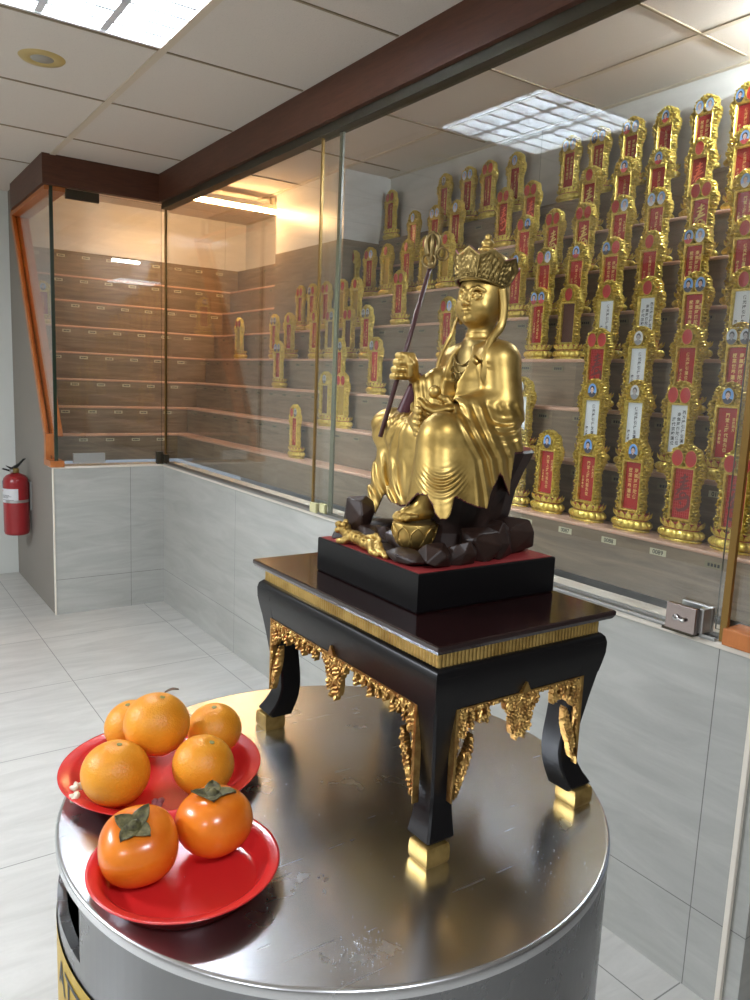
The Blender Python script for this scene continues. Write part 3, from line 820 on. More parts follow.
lt2 = copy_tree(lt); lt2.location = (.075, -1.56, ZT); tag(lt2, 'recessed square fluorescent light further from the glass, towards the fire extinguisher', 'ceiling light')
# downlight-like ceiling speaker
sp = empty('ceiling_speaker', (1.353, -.924, ZT)); tag(sp, 'round ceiling fitting with yellowed ring near the louvre light', 'ceiling fitting')
MB().lathe([(.040, -.004), (.052, -.007), (.074, -.006), (.080, 0)], 48, capb=False, capt=False).build('ring', simple('yellowed_plastic', hexc(190, 166, 106), .4), parent=sp, smooth=True)
MB().lathe([(.001, -.003), (.040, -.004), (.041, 0)], 40).build('grille', simple('grey_grille', hexc(160, 156, 146), .6), parent=sp, smooth=True)

# ------------------------------------------------------------------ fire extinguisher
ex = empty('fire_extinguisher', (-.623, -AL-.085, .365)); tag(ex, 'red fire extinguisher hanging on the grey wall below the slanting frame', 'fire extinguisher')
red_paint = simple('extinguisher_red', (.30, .010, .014), .3, coat=.4)
bd = MB().lathe([(.060, 0), (.070, .006), (.074, .02), (.074, .325), (.070, .350), (.055, .368), (.030, .380), (.020, .385)], 40).build('cylinder', red_paint, parent=ex, smooth=True)
blk = simple('black_plastic', (.012, .012, .012), .4)
mb = MB().lathe([(.018, .383), (.022, .388), (.022, .405), (.015, .415)], 20)
mb.build('valve', simple('brass_valve', (.4, .3, .12), .35, .9), parent=ex, smooth=True)
hd = MB(); hd.prism([(.0, .405), (.02, .400), (.05, .425), (.055, .432), (.02, .418), (-.02, .445), (-.045, .470), (-.062, .472), (-.045, .455), (-.015, .42)], 'y', -.009, .009)
hd.build('lever', blk, parent=ex, rot=(0, 0, -math.pi/2))
hd = MB(); hd.prism([(-.02, .398), (.03, .392), (.075, .408), (.07, .416), (.03, .404), (-.02, .410)], 'y', -.008, .008)
hd.build('handle', blk, parent=ex, rot=(0, 0, -math.pi/2))
MB().lathe([(.012, 0), (.012, .016)], 18).build('gauge', M['satin'], parent=ex, loc=(.03, -.02, .40), rot=(math.pi/2, 0, 0))
def arc_label(parent, name, r, t0, t1, z0, z1, mat, n=12):
    v = []
    for i in range(n+1):
        t = t0+(t1-t0)*i/n
        v += [(r*math.cos(t), r*math.sin(t), z0), (r*math.cos(t), r*math.sin(t), z1)]
    return mesh_obj(name, v, [(2*i, 2*i+2, 2*i+3, 2*i+1) for i in range(n)], mat, parent, True)
lb = arc_label(ex, 'paper_label', .0748, math.radians(-95), math.radians(0), .205, .292, simple('label_white', (.68, .68, .70), .5))
for i, (a0, a1, z0, z1) in enumerate([(-85, -40, .250, .2525), (-85, -30, .243, .2455), (-85, -45, .236, .2385), (-80, -72, .272, .282), (-85, -20, .222, .224)]):
    pass
mb = MB()
for (a0, a1, z0, z1, mi) in [(-85, -40, .250, .2525, 0), (-85, -30, .243, .2455, 0), (-85, -45, .236, .2385, 0), (-85, -20, .222, .224, 0), (-90, -82, .272, .283, 1)]:
    n = 6; v = []
    for i in range(n+1):
        t = math.radians(a0+(a1-a0)*i/n); v += [(.0752*math.cos(t), .0752*math.sin(t), z0), (.0752*math.cos(t), .0752*math.sin(t), z1)]
    mb.add(v, [(2*i, 2*i+2, 2*i+3, 2*i+1) for i in range(n)], mi)
mb.build('print_lines', [ink_m, m_redoval], parent=lb)
arc_label(ex, 'round_sticker', .0748, math.radians(-120), math.radians(-85), .300, .335, simple('sticker_blue', (.05, .07, .2), .5))
br = arc_label(ex, 'clamp_band', .0765, math.radians(-60), math.radians(100), .205, .222, M['satin'])
MB().box(-.03, .03, .074, .085, .15, .33).build('wall_bracket', M['satin'], parent=ex)
# ------------------------------------------------------------------ steel drum
CXD, CYD, RD, ZD = 3.6955, -1.0594, .3575, .85
dr = empty('steel_drum', (CXD, CYD, 0)); tag(dr, 'round brushed stainless steel drum stand with a yellow sticker, under the altar table', 'drum')
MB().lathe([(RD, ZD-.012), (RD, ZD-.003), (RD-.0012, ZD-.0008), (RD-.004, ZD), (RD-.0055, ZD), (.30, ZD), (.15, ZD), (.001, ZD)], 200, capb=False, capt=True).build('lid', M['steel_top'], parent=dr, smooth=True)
# wall of the drum with a window cut in it
TA, TB, ZW = math.radians(222), math.radians(278), .771
n = 180; mb = MB(); 
def ring(r, z, t): return (r*math.cos(t), r*math.sin(t), z)
for i in range(n):
    t0, t1 = 2*math.pi*i/n, 2*math.pi*(i+1)/n
    tm = (t0+t1)/2
    zs_ = [0, ZW] if TA < tm < TB else [0, ZD-.012]
    mb.add([ring(RD-.001, zs_[0], t0), ring(RD-.001, zs_[0], t1), ring(RD-.001, zs_[1], t1), ring(RD-.001, zs_[1], t0)], [(0, 1, 2, 3)])
    if TA < tm < TB:
        mb.add([ring(RD-.001, ZW, t0), ring(RD-.001, ZW, t1), ring(RD-.012, ZW, t1), ring(RD-.012, ZW, t0)], [(0, 1, 2, 3)])
for t in (TA, TB):
    mb.add([ring(RD-.001, ZW, t), ring(RD-.001, ZD-.012, t), ring(RD-.010, ZD-.012, t), ring(RD-.010, ZW, t)], [(0, 1, 2, 3)])
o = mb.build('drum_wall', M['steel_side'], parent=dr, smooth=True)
mb = MB()
for i in range(n//2+1):
    t0, t1 = TA-.35+(TB-TA+.7)*i/(n//2+1), TA-.35+(TB-TA+.7)*(i+1)/(n//2+1)
    mb.add([ring(RD-.045, .55, t0), ring(RD-.045, .55, t1), ring(RD-.045, ZD-.01, t1), ring(RD-.045, ZD-.01, t0)], [(0, 1, 2, 3)])
    mb.add([ring(RD-.045, .60, t0), ring(RD-.045, .60, t1), ring(RD-.002, .60, t1), ring(RD-.002, .60, t0)], [(0, 1, 2, 3)])
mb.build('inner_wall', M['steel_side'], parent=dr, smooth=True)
yl = arc_label(dr, 'yellow_sticker', RD+.0006, math.radians(212), math.radians(302), .42, .7465, simple('yellow_vinyl', hexc(186, 152, 28), .4), 60)
# lettering wrapped round the drum
def wrap_text(s, size, z, t0, mat, parent, r):
    me = text_mesh(s, size, align='LEFT').copy()
    bm = bmesh.new(); bm.from_mesh(me)
    bmesh.ops.subdivide_edges(bm, edges=[e for e in bm.edges if e.calc_length() > .02], cuts=3)
    for v in bm.verts:
        t = t0+v.co.x/r; zz = z+v.co.y
        v.co = Vector((r*math.cos(t), r*math.sin(t), zz))
    bm.to_mesh(me); bm.free(); me.materials.clear(); me.materials.append(mat)
    o = bpy.data.objects.new('lettering', me); link(o, parent); return o
wrap_text('ATT', .050, .710, math.radians(265.0), m_blackink, yl, RD+.0012)
# ------------------------------------------------------------------ crumbs of incense ash on the lid
mb = MB(); rr = random.Random(3)
def crumb(x, y, s):
    if math.hypot(x-CXD, y-CYD) > RD-.01: return
    v = [(x+s*rr.uniform(-1, 1), y+s*rr.uniform(-1, 1), ZD+.0004+s*rr.uniform(0, 1.2)) for _ in range(4)]
    mb.add(v, [(0, 1, 2), (0, 2, 3), (0, 3, 1), (1, 3, 2)])
for i in range(130): crumb(rr.gauss(3.972, .016), rr.gauss(-1.200, .02), rr.uniform(.0004, .0013))
for i in range(60): crumb(rr.gauss(3.965, .03), rr.gauss(-.92, .04), rr.uniform(.0004, .001))
for i in range(120): crumb(rr.uniform(3.7, 4.04), rr.uniform(-1.35, -.75), rr.uniform(.0003, .0008))
o = mb.build('ash_crumbs', simple('white_ash', (.8, .8, .78), .8)); tag(o, 'tiny white ash crumbs scattered on the steel drum top', 'crumbs', kind='stuff')
# ------------------------------------------------------------------ altar table
TX, TY, TZ0, TZ1 = 3.684, -.929, .85, 1.12
THX, THY = .2265, .1485
tb = empty('altar_table', (TX, TY, TZ0)); tag(tb, 'small black lacquered altar table with gilt carved brackets on the steel drum', 'altar table')
def zl(z): return z-TZ0
mb = MB()
def rect(hx, hy, z): return [(-hx, -hy, z), (hx, -hy, z), (hx, hy, z), (-hx, hy, z)]
def loft(mb, rings, mi=0, cap=True):
    n = len(rings[0]); b = len(mb.v)
    for r in rings: mb.v += [tuple(p) for p in r]
    for i in range(len(rings)-1):
        for k in range(n):
            mb.f.append((b+i*n+k, b+i*n+(k+1) % n, b+(i+1)*n+(k+1) % n, b+(i+1)*n+k)); mb.m.append(mi)
    if cap:
        mb.f.append(tuple(b+k for k in range(n-1, -1, -1))); mb.m.append(mi)
        mb.f.append(tuple(b+(len(rings)-1)*n+k for k in range(n))); mb.m.append(mi)
loft(mb, [rect(THX-.016, THY-.016, zl(1.105)), rect(THX-.010, THY-.010, zl(1.1055)), rect(THX-.003, THY-.003, zl(1.109)), rect(THX, THY, zl(1.114)), rect(THX, THY, zl(1.1185)), rect(THX-.0015, THY-.0015, zl(1.12))])
o = mb.build('table_top', M['top_lacquer'], parent=tb); autosmooth(o, 30)
# fluted gilt waist
def flute_loop(hx, hy, z, amp=.0011, pitch=.0056):
    pts = []
    for (x0, y0, x1, y1, nx, ny) in ((-hx, -hy, hx, -hy, 0, -1), (hx, -hy, hx, hy, 1, 0), (hx, hy, -hx, hy, 0, 1), (-hx, hy, -hx, -hy, -1, 0)):
        L = math.hypot(x1-x0, y1-y0); n = int(L/pitch)*6
        for i in range(n):
            t = i/n; a = amp*abs(math.sin(math.pi*t*int(L/pitch)))
            pts.append((x0+(x1-x0)*t+nx*a, y0+(y1-y0)*t+ny*a, z))
    return pts
mb = MB(); loft(mb, [flute_loop(THX-.0145, THY-.0145, zl(1.0885)), flute_loop(THX-.0145, THY-.0145, zl(1.1055))])
mb.build('fluted_band', M['gold'], parent=tb)
# apron with a soft shoulder
mb = MB()
def frame_ring(z, off, win=.036):
    return [rect(THX-off, THY-off, z), rect(THX-win, THY-win, z)]
zs = [(1.0895, .018), (1.0885, .012), (1.084, .0075), (1.076, .0055), (1.062, .006), (1.048, .0085), (1.036, .011)]
loft(mb, [rect(THX-o_, THY-o_, zl(z)) for z, o_ in reversed(zs)], cap=False)
loft(mb, [rect(THX-.036, THY-.036, zl(1.0895)), rect(THX-.036, THY-.036, zl(1.036))], cap=False)
a = rect(THX-.011, THY-.011, zl(1.036)); b = rect(THX-.036, THY-.036, zl(1.036))
mb.add(a+b, [(i, 4+i, 4+(i+1) % 4, (i+1) % 4) for i in range(4)])
a = rect(THX-.018, THY-.018, zl(1.0895)); mb.add(a, [(0, 1, 2, 3)])
o = mb.build('apron', M['black'], parent=tb); autosmooth(o, 40)
def leg_mesh():
    # outer corner at (+,+) side of the leg, then mirrored per corner; loft of squares
    prof = [(1.078, .0058, .044), (1.066, .0055, .0445), (1.05, .008, .043), (1.03, .0115, .040), (1.0, .0165, .0365), (.97, .021, .034), (.945, .0245, .0325), (.925, .0255, .032), (.908, .0225, .0335), (.893, .016, .037), (.884, .0105, .040), (.880, .0085, .041), (.8765, .0105, .039), (.8745, .014, .034)]
    return prof
prof_leg = leg_mesh()
bm_prof = []
# smooth the profile
zz = np.linspace(prof_leg[-1][0], prof_leg[0][0], 34)
zp = [p[0] for p in prof_leg][::-1]; op = [p[1] for p in prof_leg][::-1]; wp = [p[2] for p in prof_leg][::-1]
def leg_rings(sx, sy):
    rings = []
    for z in zz:
        off = float(np.interp(z, zp, op)); w_ = float(np.interp(z, zp, wp)); c = .0025
        ox, oy = THX-off, THY-off
        q = [(ox-w_, oy-w_), (ox-c, oy-w_), (ox, oy-w_+c), (ox, oy-c), (ox-c, oy), (ox-w_+c, oy), (ox-w_, oy-c)]
        if sx*sy < 0: q = q[::-1]
        rings.append([(sx*x, sy*y, zl(z)) for x, y in q])
    return rings
for sx in (-1, 1):
    for sy in (-1, 1):
        mb = MB(); loft(mb, leg_rings(sx, sy)); lg = mb.build('leg', M['black'], parent=tb); autosmooth(lg, 32)
        fb = MB(); x0, y0 = sx*(THX-.0068-.0172), sy*(THY-.0068-.0172)
        # scroll foot: rounded block
        rg = []
        for z, h in ((.850, .0152), (.8515, .0162), (.855, .0170), (.8635, .0172), (.871, .0168), (.8745, .0158), (.876, .013)):
            rg.append([(x0-h, y0-h, zl(z)), (x0+h, y0-h, zl(z)), (x0+h, y0+h, zl(z)), (x0-h, y0+h, zl(z))])
        loft(fb, rg); ft = fb.build('gilt_foot', M['gold'], parent=lg); autosmooth(ft, 35); ft['label'] = 'gold foot block'
# carved gilt brackets: relief panels
def carve_panel(W, name, rotz, dist, seed):
    st = .00115; rg = random.Random(seed)
    us = np.arange(-W/2, W/2+st, st); vs = np.arange(-.017, .1225, st)
    U, V = np.meshgrid(us, vs, indexing='ij'); A = np.abs(U); e = W/2-A
    mask = (V >= -.0006) & (V < .0080)
    mask |= (e < .0125*(1-V/.128)) & (V >= 0)
    def ell(cu, cv, ru, rv, ang=0.0, sym=True):
        X = (A if sym else U)-cu; Y = V-cv; c, s = math.cos(ang), math.sin(ang)
        return ((X*c+Y*s)/ru)**2+((-X*s+Y*c)/rv)**2 < 1
    h = W/2
    lob = .0012*np.sin(V*900)+.001*np.sin(U*1100)
    mask |= ell(h-.0175, .073, .0075, .030, -.38)             # flame leaf of the bracket
    mask |= ell(h-.0245, .052, .0045, .016, -.25)
    mask |= ell(h-.012, .018, .0075, .022, .12)
    mask |= ell(h-.010, .098, .0045, .017, -.3)
    mask |= ell(h-.026, .012, .0045, .019, .0) | ell(h-.037, .010, .0045, .0165, .1)
    u = h-.049; i = 0
    while u > .045:
        L = (.024, .016, .020)[i % 3]; mask |= ell(u, .006, .0046, L, .10) | ell(u+.003, .004+L-.006, .0036, .006, .5); u -= .0162; i += 1
    for cu, cv, ru, rv in ((0, .022, .0075, .036), (.0105, .018, .0075, .027), (.0185, .010, .006, .018), (.006, .045, .0052, .018), (.0135, .034, .005, .020), (.0255, .008, .004, .013)):
        mask |= ell(cu, cv, ru, rv, 0)
    mask &= (V >= -.0006)
    mask |= (V < 0.002) & (V > -.0165) & (A < .0085*(V+.0165)/.0165)
    mask &= ~(ell(.0155, .022, .0015, .0045)) & ~ell(h-.0215, .040, .0018, .006)
    H = .0022+.0019*np.sin(U*760+2.1*np.sin(V*240+seed))*np.sin(V*690+1.7*np.cos(U*300))+.0006*np.sin(U*2100)*np.sin(V*1900)
    H = np.where((V < .002) | (e < .004), .0034, H)
    H = np.where(V < -.0008, .0078, H)
    cell = mask[:-1, :-1] & mask[1:, :-1] & mask[:-1, 1:] & mask[1:, 1:]
    used = np.zeros(mask.shape, bool)
    for a_ in (0, 1):
        for b_ in (0, 1): used[a_:mask.shape[0]-1+a_, b_:mask.shape[1]-1+b_] |= cell
    idx = -np.ones(mask.shape, int); idx[used] = np.arange(used.sum()); n = int(used.sum())
    top = np.c_[U[used], -H[used], -V[used]]; bot = np.c_[U[used], np.full(n, .006), -V[used]]
    faces = []
    I, J = np.nonzero(cell); nx, ny = cell.shape
    for i, j in zip(I, J):
        a_, b_, c_, d_ = idx[i, j], idx[i+1, j], idx[i+1, j+1], idx[i, j+1]
        faces.append((d_, c_, b_, a_)); faces.append((a_+n, b_+n, c_+n, d_+n))
        if i == 0 or not cell[i-1, j]: faces.append((a_, a_+n, d_+n, d_))
        if i == nx-1 or not cell[i+1, j]: faces.append((c_, c_+n, b_+n, b_))
        if j == 0 or not cell[i, j-1]: faces.append((b_, b_+n, a_+n, a_))
        if j == ny-1 or not cell[i, j+1]: faces.append((d_, d_+n, c_+n, c_))
    r = Matrix.Rotation(rotz, 4, 'Z')
    VV = [tuple(r @ Vector((p[0], p[1]-dist, p[2]+zl(1.0362)))) for p in np.vstack([top, bot])]
    o = mesh_obj(name, VV, faces, M['gold_red'], tb, True); autosmooth(o, 60)
    return o
carve_panel(.366, 'carved_bracket', 0, THY-.0132, 1)
carve_panel(.366, 'carved_bracket', math.pi, THY-.0132, 2)
carve_panel(.214, 'carved_bracket', math.pi/2, THX-.0132, 3)
carve_panel(.214, 'carved_bracket', -math.pi/2, THX-.0132, 4)

# ------------------------------------------------------------------ offerings
def mat_plate():
    t = NT('red_melamine'); v = t.coord()
    t.pbr(hexc(208, 44, 44), t.math('ADD', t.math('MULTIPLY', t.noise(v, 30, 3), .08), .16), 0, spec=.6, coat=.3); return t.m
M['plate'] = mat_plate()
def plate(name, cx, cy, r, h, label, wall=.0018):
    o = empty(name, (cx, cy, ZD)); tag(o, label, 'plate', 'red offering plates on the steel drum')
    b = r*.74
    pr = [(.001, .0035), (b, .0035), (b+.004, .0045), (r*.86, h-.004), (r*.90, h-.0015), (r-.003, h), (r-.0004, h+.0006), (r, h-.0006), (r-.002, h-.002), (r*.90, h-.0036), (b+.004, .0015), (b, 0), (.001, 0)]
    lo = MB().lathe(pr, 120, capb=False, capt=False).build('dish', M['plate'], parent=o, smooth=True)
    lo.data.flip_normals()
    return o
plate('red_plate', 3.545, -1.252, .1345, .018, 'larger round red plate holding five oranges')
plate('red_plate', 3.7768, -1.308, .1030, .025, 'smaller round red plate holding two persimmons')
def mat_orange():
    t = NT('orange_peel'); v = t.coord()
    vo = t.n('TexVoronoi'); vo.inputs['Scale'].default_value = 420; t.l(v, vo.inputs['Vector'])
    n1 = t.noise(v, 14, 4); sp = t.noise(v, 160, 3, .7); area_ = t.noise(v, 22, 2)
    c = t.ramp(n1, [(.35, hexc(228, 140, 30)), (.65, hexc(242, 166, 46))])
    spot = t.math('MULTIPLY', t.math('GREATER_THAN', sp, .72), t.math('GREATER_THAN', area_, .58))
    c = t.mix(spot, c, hexc(110, 66, 20))
    t.pbr(c, .40, 0, spec=.45, normal=t.bump(vo.outputs['Distance'], .35, .0012), sss=.08); return t.m
M['orange'] = mat_orange()
M['stem'] = simple('dry_stem', hexc(150, 150, 96), .7)
def orange(loc, r, tilt, rz, label):
    o = empty('orange', loc); tag(o, label, 'orange', 'oranges on the larger red plate')
    rot = Matrix.Rotation(rz, 3, 'Z') @ Matrix.Rotation(tilt, 3, 'X')
    prof = []
    n = 40
    for i in range(n+1):
        ph = -math.pi/2+math.pi*i/n
        rr_ = r*math.cos(ph); z = r*.94*math.sin(ph)
        z -= r*.05*math.exp(-(rr_/(r*.16))**2)*(1 if ph > 0 else -.6)
        prof.append((max(rr_, .0003), z))
    b = MB().lathe(prof, 56, rfun=lambda t, i: 1+.008*math.sin(3*t+rz)+.006*math.sin(5*t), capb=True, capt=True)
    b.v = [tuple(rot @ Vector(v)) for v in b.v]
    b.build('peel', M['orange'], parent=o, smooth=True)
    s = MB().lathe([(.0030, .0), (.0034, .0012), (.0022, .0018), (.0015, .0010)], 10)
    s.v = [tuple(rot @ (Vector(v)+Vector((0, 0, r*.892)))) for v in s.v]
    s.build('stem_button', M['stem'], parent=o, smooth=True)
    return o
orange((3.5940, -1.3290, .8965), .0425, .12, 2.6, 'front orange beside the small white blossoms')
orange((3.6285, -1.2265, .8955), .0400, .35, 2.2, 'orange on the table side, closest behind the persimmons')
orange((3.5360, -1.1720, .8945), .0385, .10, 1.0, 'orange at the back of the plate, on the altar table side')
orange((3.4690, -1.2700, .8950), .0380, .20, .3, 'orange mostly hidden behind the topmost orange')
orange((3.5530, -1.2620, .9300), .0438, .20, 2.4, 'topmost orange resting on the four others, with brown specks')
def mat_persimmon():
    t = NT('persimmon_skin'); v = t.coord()
    c = t.ramp(t.noise(v, 18, 4), [(.35, hexc(222, 108, 22)), (.7, hexc(238, 138, 40))])
    t.pbr(c, t.math('ADD', t.math('MULTIPLY', t.noise(v, 60, 3), .1), .20), 0, spec=.5, coat=.2, sss=.08); return t.m
M['persimmon'] = mat_persimmon()
def mat_calyx():
    t = NT('dry_calyx'); v = t.coord()
    c = t.ramp(t.noise(v, 120, 5), [(.3, hexc(48, 40, 24)), (.5, hexc(84, 80, 44)), (.7, hexc(118, 106, 66))])
    t.pbr(c, .7, 0, normal=t.bump(t.noise(v, 300, 3), .6, .001)); return t.m
M['calyx'] = mat_calyx()
def persimmon(loc, r, tiltv, rz, label, seed):
    rg = random.Random(seed)
    o = empty('persimmon', loc); tag(o, label, 'persimmon', 'persimmons on the smaller red plate')
    ax = Vector((0, 0, 1)).cross(Vector(tiltv)); ang = Vector((0, 0, 1)).angle(Vector(tiltv))
    rot = Matrix.Rotation(ang, 3, ax if ax.length > 1e-6 else Vector((1, 0, 0))) @ Matrix.Rotation(rz, 3, 'Z')
    n = 40; prof = []
    for i in range(n+1):
        ph = -math.pi/2+math.pi*i/n
        c, s = math.cos(ph), math.sin(ph)
        rr_ = r*(abs(c)**.86); z = r*.83*(abs(s)**.92)*(1 if s > 0 else -1)
        z -= (r*.10*math.exp(-(rr_/(r*.35))**2) if s > 0 else -r*.06*math.exp(-(rr_/(r*.25))**2))
        prof.append((max(rr_, .0003), z))
    b = MB().lathe(prof, 64, rfun=lambda t, i: 1+.022*math.cos(4*t), capb=True, capt=True)
    b.v = [tuple(rot @ Vector(v)) for v in b.v]
    b.build('flesh', M['persimmon'], parent=o, smooth=True)
    cal = MB(); zt_ = r*.83-r*.10
    def surf(rr_):  # height of skin at radius
        s_ = math.sqrt(max(0, 1-(rr_/r)**(2/.86))); return r*.83*s_**.92-r*.10*math.exp(-(rr_/(r*.35))**2)
    for q in range(4):
        a0 = q*math.pi/2+rg.uniform(-.15, .15); L = r*rg.uniform(.52, .62); rows = 7; cols = 7; base = len(cal.v)
        curl = rg.uniform(.2, .9)
        for i in range(rows):
            u = i/(rows-1); wid = r*.27*math.sin(math.pi*min(1, (u*.86+.14)))**.6*(1-.45*u)
            for j in range(cols):
                w_ = (j/(cols-1)-.5)*2
                x = L*u; y = wid*w_; rr_ = math.hypot(x, y)
                z = surf(min(rr_, r*.9))+.0012+.006*curl*u**3+.003*(w_**2)*u+rg.uniform(-.0004, .0004)
                cal.v.append((x*math.cos(a0)-y*math.sin(a0), x*math.sin(a0)+y*math.cos(a0), z))
        for i in range(rows-1):
            for j in range(cols-1):
                cal.f.append((base+i*cols+j, base+(i+1)*cols+j, base+(i+1)*cols+j+1, base+i*cols+j+1)); cal.m.append(0)
    cal.lathe([(.0065, zt_+.001), (.0072, zt_+.0025), (.0045, zt_+.0035), (.003, zt_+.0065), (.0012, zt_+.0070)], 12, capb=False)
    cal.v = [tuple(rot @ Vector(v)) for v in cal.v]
    cc = cal.build('calyx', M['calyx'], parent=o, smooth=True)
    sd = cc.modifiers.new('solid', 'SOLIDIFY'); sd.thickness = .0007; sd.offset = 1
    return o
persimmon((3.7540, -1.3515, .8930), .0430, (.30, -.22, .9), .5, 'persimmon nearer the hall, its dried calyx spread flat', 3)
persimmon((3.7530, -1.2640, .8945), .0430, (-.02, -.05, 1), 1.1, 'persimmon nearer the altar table, its dried calyx curled up', 8)
# blossoms
def blossom(name, loc, mat, n, label, size, seed, droop=.3):
    rg = random.Random(seed); o = empty(name, loc); tag(o, label, 'blossom')
    for k in range(n):
        mb = MB(); a0 = 2*math.pi*k/n+rg.uniform(-.3, .3); el = rg.uniform(.2, 1.2)
        d = Vector((math.cos(a0)*math.cos(el), math.sin(a0)*math.cos(el), math.sin(el)))
        p = Vector((0, 0, size*.35)); pts = [p+d*size*t-Vector((0, 0, droop*size*t*t*.4)) for t in (0, .25, .5, .75, 1.0)]
        mb.tube(pts, [size*.10, size*.25, size*.34, size*.26, size*.05], 8)
        mb.build('petal', mat, parent=o, smooth=True)
    MB().sphere((0, 0, size*.3), size*.25, 10, 8).build('flower_centre', mat, parent=o, smooth=True)
    return o
wp_ = simple('white_petal', hexc(226, 222, 204), .6, sss=.1)
blossom('white_blossom', (3.5580, -1.3680, ZD+.014), wp_, 6, 'small creamy white blossom at the plate rim, upper of the pair', .011, 1)
blossom('white_blossom', (3.5740, -1.3740, ZD+.010), wp_, 6, 'small creamy white blossom at the plate rim, lower of the pair', .011, 5)
wm = simple('withered_petal', hexc(150, 88, 92), .7)
b3 = blossom('withered_blossom', (3.6300, -1.2870, ZD+.006), wm, 6, 'withered pinkish brown blossom lying between the oranges', .012, 9, 1.2)
# dry leaf tip behind the top orange
mb = MB(); rows = 8
for i in range(rows):
    u = i/(rows-1); wd = .006*math.sin(math.pi*min(1, u*.9+.1))
    for s_ in (-1, 0, 1): mb.v.append((.020*u, s_*wd*.7, .002*math.sin(u*3)+abs(s_)*.0015))
for i in range(rows-1):
    for j in range(2): mb.f.append((i*3+j, (i+1)*3+j, (i+1)*3+j+1, i*3+j+1)); mb.m.append(0)
lf = mb.build('dry_leaf', simple('brown_leaf', hexc(96, 70, 44), .7), smooth=True, loc=(3.516, -1.238, .9560), rot=(0, -.25, 1.0)); sd = lf.modifiers.new('solid', 'SOLIDIFY'); sd.thickness = .0008
tag(lf, 'small dry brown leaf sticking out behind the topmost orange', 'leaf')
